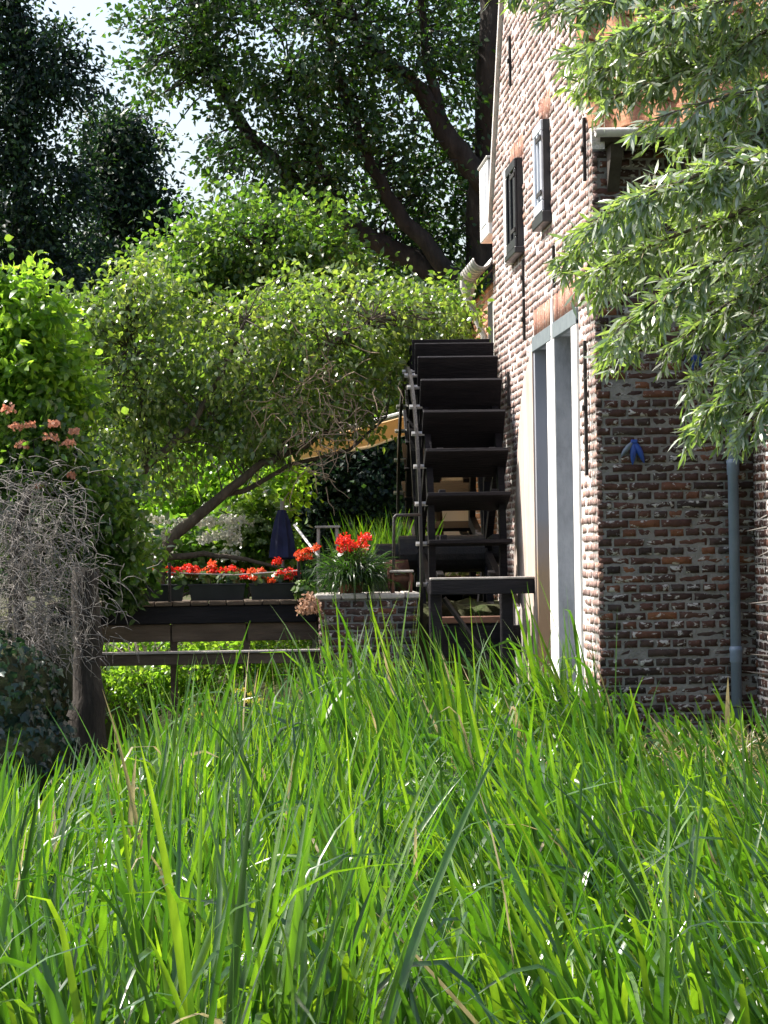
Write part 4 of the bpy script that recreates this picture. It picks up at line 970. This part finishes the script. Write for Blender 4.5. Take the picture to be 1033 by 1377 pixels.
V, Fa = ivy_leaves(Pp, np.array([0, 0, -1.]) + rng.normal(0, .5, Pp.shape), Nn, rng.uniform(.05, .085, len(Pp)))
link('ivy_foliage', npmesh('ivy_foliage', V, Fa, np.repeat(rng.random(len(Pp)), 8)), 'leaf_ivy', iv)

# ------------------------------------------------------------------ planters and geraniums
def round_leaves(P, N, size):
    n = len(P); D = unit(np.cross(N, rng.normal(0, 1, (n, 3)))); N = unit(N); Sd = np.cross(D, N)
    a = np.arange(6) / 6 * 2 * math.pi; s = np.asarray(size)[:, None, None]
    V = P[:, None] + (D[:, None] * np.cos(a)[None, :, None] + Sd[:, None] * np.sin(a)[None, :, None]) * s + N[:, None] * (rng.uniform(-.2, .2, (n, 6, 1))) * s
    i = np.arange(n)[:, None] * 6
    Fa = np.concatenate([i + np.array([f]) for f in ([0, 1, 2], [0, 2, 3], [0, 3, 4], [0, 4, 5])], 0)
    return V.reshape(-1, 3), Fa
def geranium(base, heads, lab, r=.13, h=.16, n=150, mat='red_petal', hr=.035, group=None, lmat='leaf_mid', nm='geranium_plant'):
    e = empty(nm, base, lab, 'flower', group); base = Vector(base)
    d = unit(rng.normal(0, 1, (n, 3))); P = np.array(base)[None] + np.array([0, 0, h * .45]) + d * np.array([r, r * .8, h * .5]) * rng.uniform(.4, 1, (n, 1))
    V, Fa = round_leaves(P, d + np.array([0, -.2, .7]), rng.uniform(.016, .032, n))
    link('foliage', npmesh('foliage', V, Fa, np.repeat(rng.random(n), 6)), lmat, e)
    st = MB()
    for hp in heads:
        st.tube([base + Vector((0, 0, .02)), (base + Vector(hp)) / 2 + Vector((0, 0, .03)), hp], .004, 4, False)
        flower_ball(Vector(hp), hr * random.uniform(.8, 1.2), 46, .026, mat, e)
    st.build('stem', 'leaf_mid', e)
    return e
pots = []
PYY = 25.06
for i, (pa_, pb_, cond) in enumerate([(178, 248, 'at the stump end of the bridge rail'), (254, 330, 'in the middle of the bridge'), (336, 404, 'at the pier end of the bridge')]):
    a, b = at(pa_, 806, PYY), at(pb_, 806, PYY)
    e = empty('flower_trough', ((a.x + b.x) / 2, PYY + .06, bz), 'black trough with red geraniums ' + cond, 'planter')
    w = MB(); x0, x1, y0, y1, z0, z1 = a.x, b.x, PYY, PYY + .15, bz + .004, bz + .13
    w.add([(x0 + .02, y0 + .02, z0), (x1 - .02, y0 + .02, z0), (x1 - .02, y1 - .02, z0), (x0 + .02, y1 - .02, z0), (x0, y0, z1), (x1, y0, z1), (x1, y1, z1), (x0, y1, z1)],
          [(0, 1, 5, 4), (1, 2, 6, 5), (2, 3, 7, 6), (3, 0, 4, 7), (3, 2, 1, 0)])
    w.build('trough_body', 'pot_black', e)
    rm_ = MB(); rm_.bevbox((x0 - .01, y0 - .01, z1), (x1 + .01, y0 + .012, z1 + .018), .004); rm_.bevbox((x0 - .01, y1 - .012, z1), (x1 + .01, y1 + .01, z1 + .018), .004); rm_.build('trough_rim', 'pot_black', e)
    MB().box((x0 + .012, y0 + .013, z1 - .02), (x1 - .012, y1 - .013, z1 - .004)).build('potting_soil', 'soil', e)
    pots.append((x0, x1, z1))
heads_px = [[(198, 762), (205, 770)], [(228, 765), (243, 770), (250, 764), (262, 766)], [(252, 773), (285, 758), (275, 768)], [(300, 768), (312, 766), (322, 770)], [(340, 778), (350, 769), (356, 780)], [(372, 757), (376, 772), (388, 768)]]
conds = ['in the trough by the stump end', 'filling the rest of the stump end trough', 'in the middle trough, stump side', 'in the middle trough, pier side', 'in the pier end trough, low blooms', 'in the pier end trough, tallest blooms']
for i, hs in enumerate(heads_px):
    cx_ = sum(h[0] for h in hs) / len(hs); b = at(cx_, 790, PYY + .07); b.z = bz + .12
    geranium(b, [at(px, py, PYY + random.uniform(-.08, .1)) for px, py in hs] + [at(px + random.uniform(-14, 14), py + random.uniform(-4, 8), PYY + random.uniform(-.08, .1)) for px, py in hs], 'red flowering geranium ' + conds[i], mat='red_petal' if i % 2 else 'orange_petal', hr=.033)
# pot with large red geranium on the pier, with grassy foliage spilling over
gp = at(472, 790, 24.75); gp.z = ptop
pe = empty('flower_pot', gp, 'clay pot on the brick pier, hidden in trailing grass', 'pot')
MB().lathe(gp, [(0, .002), (.09, .002), (.11, .13), (.12, .13), (.12, .16), (.105, .16), (.1, .13), (0, .12)], 20).build('pot_body', 'terracotta', pe, True)
hd = [at(random.uniform(454, 494), random.uniform(723, 744), 24.62 + random.uniform(-.1, .1)) for _ in range(14)]
geranium(gp + Vector((0, 0, .2)), hd, 'big red geranium in full bloom in the pot on the pier', r=.17, h=.2, n=200, mat='red_petal', hr=.05)
hd = [at(px, py, 24.9) for px, py in [(402, 746), (410, 743), (418, 740), (424, 738), (405, 752), (414, 750)]]
b = at(412, 790, 24.9); b.z = ptop if b.x > p_l.x else bz
geranium(b, hd, 'orange red geranium at the pier corner beside the white pole', r=.12, h=.2, n=140, mat='orange_petal', hr=.036)
def blades(base, n, L, W, spread, lean, mat_rnd, K=6, kink=.1, az=None, azs=3.2, curve=.6, V3=False, posf=None):
    """n strap leaves; returns V,F,rnd"""
    if posf is None: P = np.array(base)[None] + rng.normal(0, 1, (n, 3)) * np.array([spread, spread, 0])
    else: P = posf
    a = (rng.uniform(0, 2 * math.pi, n) if az is None else az + rng.normal(0, azs, n))
    L = L * rng.uniform(.65, 1.15, n) if np.isscalar(L) else L
    W = W * rng.uniform(.6, 1.2, n) if np.isscalar(W) else W
    le = np.abs(rng.normal(lean, lean * .5, n)) if np.isscalar(lean) else lean
    cu = np.abs(rng.normal(curve, curve * .5, n)) if np.isscalar(curve) else curve
    kk = (rng.random(n) < kink) * rng.uniform(.9, 2.2, n); tk = rng.uniform(.5, .88, n)
    bent = (kk > 0) & (rng.random(n) < .65) & (kink > .15)
    a = np.where(bent, math.atan2(-.78, -.62) + rng.normal(0, .4, n), a); kk = np.where(bent, rng.uniform(1.5, 2.3, n), kk); W = np.where(bent, W * 1.2, W)
    t = np.linspace(0, 1, K + 1); ph = le[:, None] + cu[:, None] * t[None] ** 2.2 + kk[:, None] / (1 + np.exp(-(t[None] - tk[:, None]) * 22))
    hx, hy = np.cos(a)[:, None], np.sin(a)[:, None]
    step = (L / K)[:, None]
    phm = (ph[:, 1:] + ph[:, :-1]) / 2
    dx = np.concatenate([np.zeros((n, 1)), np.cumsum(np.sin(phm) * step, 1)], 1); dz = np.concatenate([np.zeros((n, 1)), np.cumsum(np.cos(phm) * step, 1)], 1)
    C = P[:, None, :] + np.stack([dx * hx, dx * hy, dz], -1)
    tw0 = rng.normal(0, .9, (n, 1)) + rng.normal(0, .6, (n, 1)) * t[None]
    tw0 = np.where(bent[:, None], tw0 * .3, tw0)
    side = np.stack([-hy * np.ones_like(ph), hx * np.ones_like(ph), np.zeros_like(ph)], -1)
    nor = np.stack([-np.cos(ph) * hx, -np.cos(ph) * hy, np.sin(ph)], -1)
    sd = side * np.cos(tw0)[..., None] + nor * np.sin(tw0)[..., None]
    no = -side * np.sin(tw0)[..., None] + nor * np.cos(tw0)[..., None]
    w = W[:, None] * np.minimum(1, .55 + 1.6 * t)[None] * (1 - t[None] ** 3.2) + .0006
    fd = np.where(bent, .08, .35)[:, None, None]
    if V3: vs = np.stack([C - sd * w[..., None] + no * w[..., None] * fd, C, C + sd * w[..., None] + no * w[..., None] * fd], 2); c = 3
    else: vs = np.stack([C - sd * w[..., None], C + sd * w[..., None]], 2); c = 2
    nv = (K + 1) * c; i = np.arange(n)[:, None] * nv; Fl = []
    for k_ in range(K):
        for q in range(c - 1): Fl.append(i + np.array([[k_ * c + q, k_ * c + q + 1, (k_ + 1) * c + q + 1, (k_ + 1) * c + q]]))
    return vs.reshape(-1, 3), np.concatenate(Fl, 0), np.repeat(mat_rnd, nv)
gb_ = at(475, 780, 24.68); gb_.z = ptop + .10
te = empty('trailing_grass', gb_, 'dark trailing grass plant spilling over the pier below the red blooms', 'plant')
V, Fa, rn = blades(gb_, 800, .40, .0055, .06, .8, rng.random(800) * .6, K=7, kink=0, curve=2.0)
link('foliage', npmesh('foliage', V, Fa, rn, True), 'leaf_dark', te)
V, Fa, rn = blades(gb_ + Vector((0, -.07, .0)), 420, .30, .006, .06, .7, rng.random(420) * .7, K=7, kink=0, curve=3.2)
link('foliage', npmesh('foliage', V, Fa, rn, True), 'leaf_dark', te)
# black plastic pot with iris clump behind
ip = at(516, 765, 25.6); ip.z = .87
ie = empty('plant_tub', ip, 'ribbed black plastic tub beside the iron rail', 'pot')
MB().lathe((ip.x, ip.y, ip.z), [(0, .003), (.10, .003), (.112, .08), (.118, .085), (.125, .17), (.131, .175), (.137, .25), (.15, .25), (.15, .275), (.13, .275), (.12, .22), (0, .21)], 24).build('tub_body', 'pot_black', ie, True)
def iris(px, Y, n, L, lab, spread=.12, basez=.86, W=.014):
    b = at(px, 740, Y); b.z = basez
    e = empty('iris_clump', b, lab, 'plant')
    V, Fa, rn = blades(b, n, L, W, spread, .16, np.clip(rng.normal(.6, .2, n), 0, .92), K=6, kink=.06, curve=.25)
    link('foliage', npmesh('foliage', V, Fa, rn, True), 'reed', e)
iris(515, 27.6, 230, .80, 'sunlit iris leaves standing in a clump behind the black tub', .15)
iris(480, 27.5, 120, .66, 'shorter iris leaves beside the clump behind the red geranium', .10)
iris(545, 27.7, 90, .72, 'thin iris clump half hidden by the wheel rim', .10)
# rusty barrel, iron rail, winch
rb = at(533, 740, 25.9); rb.z = .865
be = empty('barrel', rb, 'small rusty barrel behind the iron rail next to the wheel', 'barrel')
MB().lathe(rb, [(0, .002), (.10, .002), (.12, .12), (.125, .2), (.12, .28), (.10, .40), (.09, .40), (0, .385)], 18).build('barrel_body', 'rust', be, True)
for zz in (.09, .3): MB().lathe((rb.x, rb.y, rb.z + zz), [(.113, -.015), (.126, -.013), (.126, .013), (.113, .015)], 18).build('hoop', 'black_iron', be)
ra = at(529, 792, 24.7); rtp = at(530, 693, 24.7); rte = at(566, 692, 24.7)
MB_ = MB().tube([(ra.x, 24.7, ptop), (rtp.x, 24.7, rtp.z - .015), (rtp.x + .015, 24.7, rtp.z), (rte.x, 24.75, rte.z)], .013, 8)
tag(MB_.build('hand_rail', 'black_iron', None, True), 'thin black iron handrail on the pier next to the wheel', 'rail')
wn = at(540, 790, 24.62); wn.z = ptop
we = empty('sluice_winch', wn, 'rusty cast iron winch with cog on the pier next to the wheel', 'winch')
for dx in (-.075, .075): MB().bevbox((wn.x + dx - .012, wn.y - .06, ptop), (wn.x + dx + .012, wn.y + .06, ptop + .17), .004).build('side_frame', 'rust', we)
MB().tube([(wn.x - .1, wn.y, ptop + .12), (wn.x + .1, wn.y, ptop + .12)], .03, 12).build('drum', 'rust', we)
cg = MB(); cg.lathe((wn.x - .115, wn.y, ptop + .12), [(0, 0), (.075, 0), (.075, .02), (0, .02)], 20, 'x')
for i in range(14):
    a = 2 * math.pi * i / 14; c, s = math.cos(a), math.sin(a)
    cg.box((wn.x - .113, wn.y + c * .083 - .009, ptop + .12 + s * .083 - .009), (wn.x - .097, wn.y + c * .083 + .009, ptop + .12 + s * .083 + .009))
cg.build('cog', 'rust', we)
MB().bevbox((wn.x - .10, wn.y - .07, ptop + .171), (wn.x + .10, wn.y + .07, ptop + .19), .004).build('top_plate', 'stone', we)
# dried flower bunch hanging at the pier corner
db = at(416, 822, 24.35)
de = empty('dried_flower_bunch', db, 'pinkish brown dried flower bunch hanging at the pier corner', 'dried flowers')
flower_ball(db, .10, 230, .035, 'dry_petal', de, 'bloom', 1.5)
MB().tube([db + Vector((0, .1, .14)), db + Vector((0, .02, .08)), db], .006, 5).build('stem', 'twig_beige', de)
# white pole and blue parasol and small table
tag(MB().tube([at(396, 706, 26), at(428, 748, 25.4)], .012, 8).build('garden_pole', 'white_paint', None, True), 'white slanting pole leaning beside the folded blue parasol', 'pole')
pb = at(380, 740, 27); pb.z = .86
ps = empty('parasol', pb, 'folded dark blue parasol standing behind the bridge flowers', 'parasol')
MB().tube([pb, pb + Vector((0, 0, .95))], .016, 8).build('pole', 'grey_wood', ps)
fold = MB(); vs = []; n = 16; prf2 = [(.03, .95), (.06, .85), (.09, .68), (.105, .52), (.07, .50)]
for r_, h_ in prf2:
    for j in range(n):
        a = 2 * math.pi * j / n; rr = r_ * (1 + .28 * (j % 2)); vs.append((pb.x + rr * math.cos(a), pb.y + rr * math.sin(a), pb.z + h_ - .08))
fold.add(vs, [(i * n + j, i * n + (j + 1) % n, (i + 1) * n + (j + 1) % n, (i + 1) * n + j) for i in range(4) for j in range(n)]).build('canopy', 'canvas_blue', ps)
MB().lathe(pb, [(0, .002), (.2, .002), (.2, .05), (.04, .08), (.03, .2)], 16).build('foot', 'cement', ps, True)
tb = at(441, 745, 26.3); tb.z = .86; tt = at(441, 707, 26.3).z
te_ = empty('stool', tb, 'small grey stool behind the pier geranium', 'stool')
MB().bevbox((tb.x - .11, tb.y - .11, tt - .02), (tb.x + .11, tb.y + .11, tt), .006).build('seat', 'grey_wood', te_)
for dx in (-.08, .08):
    for dy in (-.08, .08): MB().tube([(tb.x + dx * 1.15, tb.y + dy * 1.15, .86), (tb.x + dx, tb.y + dy, tt - .021)], .014, 6).build('leg', 'grey_wood', te_)
# awning
ay0, ay1 = 28.3, 33.5
aw = empty('awning', (2.5, 30, 3.0), 'cream orange canvas awning stretched over the terrace behind the wheel', 'awning')
pL, pR = at(392, 592, ay0), at(548, 549, ay0)
sl_ = (pR.z - pL.z) / (pR.x - pL.x); xe = AX - .02; zr = pR.z + sl_ * (xe - pR.x)
nxs, nys = 14, 8; vs = []
for j in range(nys + 1):
    for i in range(nxs + 1):
        u, v = i / nxs, j / nys; x = pL.x + (xe - pL.x) * u; z = pL.z + (zr - pL.z) * u - .05 * math.sin(math.pi * u) - .03 * math.sin(math.pi * v) + .006 * math.sin(v * 40)
        vs.append((x, ay0 + (ay1 - ay0) * v, z))
f = lambda i, j: j * (nxs + 1) + i
MB().add(vs, [(f(i, j), f(i + 1, j), f(i + 1, j + 1), f(i, j + 1)) for j in range(nys) for i in range(nxs)]).build('canopy', 'awning', aw, True)
va = []
for i in range(nxs + 1):
    x, y, z = vs[i]; va += [(x, y - .012, z - .025), (x, y - .012, z - .20 - .012 * math.cos(i * 2.2))]
MB().add(va, [(2 * i, 2 * i + 2, 2 * i + 3, 2 * i + 1) for i in range(nxs)]).build('valance', 'awning', aw)
MB().tube([(v[0], v[1] - .012, v[2] + .01) for v in vs[:nxs + 1]], .026, 8).build('edge_bar', 'white_paint', aw)
MB().tube([(pL.x, ay0, pL.z - .01), (pL.x, ay1, pL.z - .01)], .03, 8).build('front_bar', 'white_paint', aw)
for yy in (29.2, 32.6): MB().tube([(pL.x + .1, yy, pL.z - .06), ((pL.x + xe) / 2, yy + .3, (pL.z + zr) / 2 - .16), (xe, yy, zr - .1)], .022, 8).build('folding_arm', 'white_paint', aw)
# white garden wall and crate seen through the wheel
gl, gr = at(560, 700, 31.2).x, at(720, 700, 31.2).x
gwl = empty('garden_wall', ((gl + gr) / 2, 31.2, .85), 'low whitewashed garden wall seen through the wheel paddles', 'wall')
z0_, z1_ = at(640, 712, 31.2).z, at(640, 640, 31.2).z
MB().bevbox((gl, 31.2, .8), (2.58, 31.4, z1_), .01).build('wall_body', 'white_paint', gwl)
MB().bevbox((gl - .03, 31.16, z1_ + .001), (2.585, 31.44, z1_ + .05), .01).build('coping', 'terracotta', gwl)
cb = at(625, 765, 29.8); cb.z = .86
ce = empty('plant_crate', cb, 'wooden crate of red flowers seen between the wheel paddles', 'crate')
for i in range(3): MB().bevbox((cb.x - .2, cb.y - .1, .87 + i * .075), (cb.x + .2, cb.y - .085, .935 + i * .075), .004).build('slat', 'old_wood', ce)
for dx in (-.2, .185): MB().bevbox((cb.x + dx, cb.y - .084, .865), (cb.x + dx + .015, cb.y + .1, 1.09), .004).build('side', 'old_wood', ce)
geranium(cb + Vector((0, 0, .15)), [cb + Vector((random.uniform(-.17, .17), random.uniform(-.08, .05), .3 + random.uniform(0, .06))) for _ in range(8)], 'red geranium growing in the crate behind the wheel', r=.18, h=.16, n=120, hr=.04)

# ------------------------------------------------------------------ willow at the right
wb = Vector((4.75, 16.6, gz(4.75, 16.6)))
wil = empty('willow_tree', wb, 'silvery green willow whose leafy branches hang before the brick wall', 'tree')
MB().tube([wb - Vector((0, 0, .2)), wb + Vector((-.05, 0, 1.4)), wb + Vector((-.2, .1, 2.8)), wb + Vector((-.3, .1, 4.4)), wb + Vector((-.4, 0, 6))], [.24, .2, .17, .12, .05], 12).build('trunk', 'bark', wil, True)
limb_px = []
# (start px,py) -> (end px,py), density
LM = [((1110, -80), (690, -20), 1), ((1110, -70), (740, 5), 1), ((1110, 30), (775, 70), 1.1), ((1110, 50), (790, 110), 1.1), ((1110, 110), (880, 160), 1.0), ((1110, 210), (775, 315), 1.0), ((1110, 260), (790, 370), 1.0), ((1110, -60), (775, 12), 1.2), ((1110, -20), (790, 60), 1.2), ((1110, 20), (800, 95), 1.1), ((1110, 60), (812, 135), 1.1), ((1110, 90), (900, 180), 1.2), ((1110, 120), (950, 240), 1.2), ((1110, 150), (930, 290), 1.2), ((1110, 190), (790, 300), 1.3),
      ((1110, 200), (765, 345), 1.2), ((1110, 240), (800, 390), 1.2), ((1110, 280), (835, 440), 1.1), ((1110, 300), (822, 480), 1.0), ((1110, 330), (900, 470), 1.1), ((1110, 370), (935, 520), 1.1), ((1110, 400), (930, 580), 1.0), ((1110, 420), (975, 560), 1.1), ((1110, 470), (1000, 580), 1.1), ((1110, 0), (950, 100), 1.2), ((1110, 200), (960, 330), 1.2), ((1110, 260), (980, 420), 1.2), ((1110, 100), (985, 180), 1.2), ((1110, -100), (900, -30), 1.2), ((1110, 330), (1010, 480), 1.1)]
rw = random.Random(3)
LM += [((1440, rw.uniform(-150, 330)), (rw.uniform(1060, 1260), rw.uniform(-80, 480)), .6) for _ in range(22)] + [((1440, rw.uniform(-150, 300)), (rw.uniform(1480, 1850), rw.uniform(-80, 420)), .6) for _ in range(18)]
lim = []; LP, LD = [], []; tws = []
for (a, b, dn) in LM:
    Y = 16.8 + random.uniform(-.8, 1.2); pa_, pb_ = at(*a, Y + random.uniform(-.2, .2)), at(*b, Y)
    src = wb + Vector((-.25, .05, max(1.5, min(5.5, pa_.z + .2))))
    ctrl = pa_.lerp(pb_, .45) + Vector((0, 0, .16 * (pa_ - pb_).length * .5))
    path = [src, pa_] + [pa_ * (1 - t) ** 2 + ctrl * 2 * t * (1 - t) + pb_ * t * t for t in [i / 9 for i in range(1, 10)]]
    lim.append(path)
    nt = int(66 * dn * max(.4, (pa_ - pb_).length / 1.0))
    for i in range(nt):
        t = random.random() ** .8; o_ = pa_ * (1 - t) ** 2 + ctrl * 2 * t * (1 - t) + pb_ * t * t
        tg = (pb_ - pa_).normalized()
        d = tg * random.uniform(.3, 1.1) + Vector((random.gauss(-.15, .5), random.gauss(0, .5), random.gauss(-.15, .5)))
        p = [o_]; ln = random.uniform(.16, .34) * (1 - .35 * t); k = 6
        for j in range(k):
            d = d.normalized() * .9 + Vector((0, 0, -.13)); p.append(p[-1] + d.normalized() * ln / k)
        tws.append(p)
        nl = int(ln * 62)
        for q in range(nl):
            s_ = random.uniform(.05, 1) * k; j = min(k - 1, int(s_)); c = p[j].lerp(p[j + 1], s_ - j); tt_ = (p[j + 1] - p[j]).normalized()
            LP.append(c); LD.append(tt_ * .8 + Vector((random.gauss(0, .5), random.gauss(0, .5), random.gauss(-.1, .45))))
LP = np.array([tuple(p) for p in LP]); LD = np.array([tuple(p) for p in LD]); n = len(LP)
V, Fa = lance_leaves(LP, LD, rng.uniform(.06, .115, n), rng.uniform(.0075, .0125, n))
link('crown', npmesh('crown', V, Fa, np.repeat(rng.random(n), 6), True), 'leaf_willow', wil)
polytubes(lim, .022, .004, 6).build('limb', 'bark_brown', wil)
polytubes(tws, .003, .0014, 3).build('branchwork', 'twig_beige', wil)
# grey pointed blades against the wing wall
yb = at(1062, 800, CY - .45); yb.z = gz(yb.x, yb.y) 
ye = empty('blade_cluster', (yb.x, yb.y, .0), 'cluster of long grey pointed blades against the brick wing', 'plant')
for i in range(10):
    a = at(1062, 690 + i * 26, CY - .5); tip = at(1003 + random.uniform(-3, 14), 700 + i * 22 + random.uniform(-14, 10), CY - .42 + random.uniform(-.1, .1)); m_ = a.lerp(tip, .5) + Vector((0, 0, .03))
    w = .010
    MB().add([a + Vector((0, 0, -w)), a + Vector((0, -.012, 0)), a + Vector((0, 0, w)), m_ + Vector((0, 0, -w)), m_ + Vector((0, -.012, 0)), m_ + Vector((0, 0, w)), tip], [(0, 1, 4, 3), (1, 2, 5, 4), (3, 4, 6), (4, 5, 6)]).build('leaf', 'twig_grey', ye)
MB().tube([(yb.x, yb.y, -.2), (yb.x, yb.y, 1.9)], .03, 8).build('trunk', 'twig_grey', ye)

# ------------------------------------------------------------------ reed bed
def reeds(nt, per, y0, y1, L0, W0_, K, V3, kink=.13, dead=0.035, spread=.075):
    """tussocks: blades of one tussock share height and lean"""
    ty = y0 + (y1 - y0) * rng.random(nt); tpx = rng.uniform(-430, 1560, nt)
    tx = ty * np.tan(np.arctan((tpx - W0 / 2) / F0) + YAW)
    th = np.clip(rng.normal(.88, .17, nt), .5, 1.3); tlx = rng.normal(0, .13, nt); tly = rng.normal(0, .12, nt); tc = rng.normal(0, .10, nt)
    X = np.repeat(tx, per) + rng.normal(0, spread, nt * per); Y = np.repeat(ty, per) + rng.normal(0, spread, nt * per)
    th, tlx, tly, tc = [np.repeat(q, per) for q in (th, tlx, tly, tc)]
    px = W0 / 2 + F0 * np.tan(np.arctan2(X, Y) - YAW)
    keep = ~((X > CX - .06) & (Y > CY - .12)) & ~((X > FX1 - .1) & (Y > CY - wl - .1))
    keep &= ~((px < 140) & (Y > 20.3)) & ~((X > 1.5) & (Y > 23.6)) & ~((px < 440) & (Y > 22.2)) & (Y > 7)
    X, Y, px, th, tlx, tly, tc = [q[keep] for q in (X, Y, px, th, tlx, tly, tc)]; n = len(X)
    Z = ground_z(X, Y) - .03
    Hh = L0 * th * (.92 + .42 * np.exp(-((px - 590) / 130) ** 2) * sstep(15, 19, Y)) * rng.uniform(.6, 1.12, n)
    Hh *= 1 - .60 * sstep(790, 900, px) * sstep(13, 17, Y)
    Hh *= 1 - .55 * (1 - sstep(90, 240, px)) * sstep(11, 15, Y)
    leanx = np.where(px > 470, -.20 - .18 * sstep(470, 800, px), .07) * np.clip(rng.normal(1, .5, n), -.4, 2.2) + tlx + rng.normal(0, .10, n)
    leany = tly + rng.normal(-.04, .12, n)
    az = np.arctan2(leany, leanx); le = np.sqrt(leanx ** 2 + leany ** 2)
    rn = np.clip(rng.normal(.45, .27, n) + tc, 0, .92)
    dd = rng.random(n) < dead; rn[dd] = rng.uniform(.955, 1, dd.sum())
    return blades(None, n, Hh, W0_ * rng.uniform(.5, 1.3, n), 0, le, rn, K=K, kink=kink, az=az, azs=.3, curve=np.abs(rng.normal(.15, .2, n)), V3=V3, posf=np.stack([X, Y, Z], -1))
tag(link('reed_bed', npmesh('reed_bed', *reeds(252, 14, 7.6, 11.5, 1.12, .0135, 12, True, kink=.42, dead=.012), True), 'reed'), 'tall bright green reed leaves filling the near stream edge', 'reeds', kind='stuff')
tag(link('reed_bed', npmesh('reed_bed', *reeds(520, 15, 11.5, 16.5, 1.12, .0145, 10, True, kink=.4, dead=.015), True), 'reed'), 'tall bright green reed leaves halfway between bank and mill', 'reeds', kind='stuff')
tag(link('reed_bed', npmesh('reed_bed', *reeds(700, 15, 16.5, 24.0, 1.12, .015, 8, False, kink=.34, dead=.015), True), 'reed'), 'tall bright green reed leaves at the foot of the mill wall and wheel', 'reeds', kind='stuff')
tag(link('undergrowth', npmesh('undergrowth', *reeds(680, 10, 7.0, 20.5, .55, .008, 4, False, kink=.4, dead=.15, spread=.12), True), 'reed'), 'low tangle of shorter leaves and dead blades under the reeds', 'undergrowth', kind='stuff')
# leafy weeds standing among the reeds
def weed(px, py, Y, n, lab, mat='leaf_nettle', L=.07, h=.45, stems=6, cat='plant', flower=None):
    t = at(px, py, Y); b = Vector((t.x, Y, gz(t.x, Y))); e = empty('leafy_weed', b, lab, cat); stm = []; P = []; D = []
    for i in range(stems):
        top = Vector((t.x + random.gauss(0, .09), Y + random.gauss(0, .09), t.z + random.uniform(-.1, .04))); base = b + Vector((random.gauss(0, .05), random.gauss(0, .05), -.03))
        stm.append([base, base.lerp(top, .55) + Vector((random.gauss(0, .02), 0, 0)), top])
        m = max(3, n // stems)
        for j in range(m):
            q = .3 + .7 * j / m; c = base.lerp(top, q); a = j * 1.57 + random.uniform(-.3, .3)
            for s_ in (0, math.pi): P.append(tuple(c)); D.append((math.cos(a + s_), math.sin(a + s_), random.uniform(-.1, .4)))
        if flower: flower_ball(top + Vector((0, 0, .01)), .022, 24, .016, flower, e)
    P = np.array(P); V, Fa = rhomb_leaves(P, np.array(D), L * rng.uniform(.6, 1.15, len(P)), L * .27, .1, N=np.array([0, 0, 1.]) + rng.normal(0, .25, P.shape))
    link('foliage', npmesh('foliage', V, Fa, np.repeat(rng.random(len(P)), 4)), mat, e); polytubes(stm, .004, .002, 4).build('stem', 'leaf_mid', e)
weed(590, 1010, 14.5, 110, 'pale leafy weed in the dark gap of the reeds below the wheel', stems=9)
weed(650, 960, 16.5, 80, 'pale leafy weed among the reeds under the door niche', stems=7)
weed(520, 1180, 11.5, 80, 'grey green leafy weed low among bent reeds in mid bed', stems=7)
weed(905, 1300, 9.4, 90, 'grey green leafy weed in the near reeds under the drainpipe', L=.06, stems=8)
weed(720, 1160, 11.8, 70, 'small leafy weed in the reeds below the brick corner', L=.06)
weed(120, 1190, 10.8, 70, 'leafy weed in the near reeds below the ivy', L=.06)
weed(330, 935, 21.0, 60, 'yellow flowering weed at the stream under the footbridge', 'leaf_mid', L=.05, flower='yellow_petal')
weed(265, 945, 20.8, 50, 'thin yellow flowering weed nearer the stump', 'leaf_mid', L=.05, stems=4, flower='yellow_petal')
weed(745, 870, 22.4, 40, 'small weed rooted in the door niche', 'leaf_nettle', L=.05, stems=4)
weed(960, 985, 18.9, 70, 'pale seeding weed at the foot of the front wall', 'leaf_nettle', L=.04, stems=8)
weed(1010, 1010, 18.3, 80, 'straggling weed at the foot of the brick wing', 'leaf_nettle', L=.05, stems=9)
# straw tufts at the wall foot
sp_ = np.stack([rng.uniform(2.75, 3.6, 500), rng.uniform(17.4, 18.9, 500), np.zeros(500)], -1); sp_[:, 2] = ground_z(sp_[:, 0], sp_[:, 1]) - .02
V, Fa, rn = blades(None, 500, .32, .004, 0, .5, rng.uniform(.955, 1, 500), K=5, kink=.3, curve=.8, posf=sp_)
tag(link('dry_grass', npmesh('dry_grass', V, Fa, rn, True), 'reed'), 'dry straw coloured grass at the foot of the brick wing', 'grass', kind='stuff')

for nm, g in (('geranium_plant', 'red geraniums round the bridge and pier'), ('flower_trough', 'black flower troughs on the footbridge'), ('iris_clump', 'iris clumps behind the tub'), ('leafy_weed', 'leafy weeds among the reeds'),
              ('wall_ornament', 'blue ornaments on the front wall'), ('dark_tree', 'dark trees beside the sky gap'), ('garden_hedge', 'shaded hedges behind the garden'), ('broadleaf_tree', 'broadleaf trees behind the fruit tree')):
    for o in bpy.data.objects:
        if o.parent is None and o.name.split('.')[0] == nm: o['group'] = g
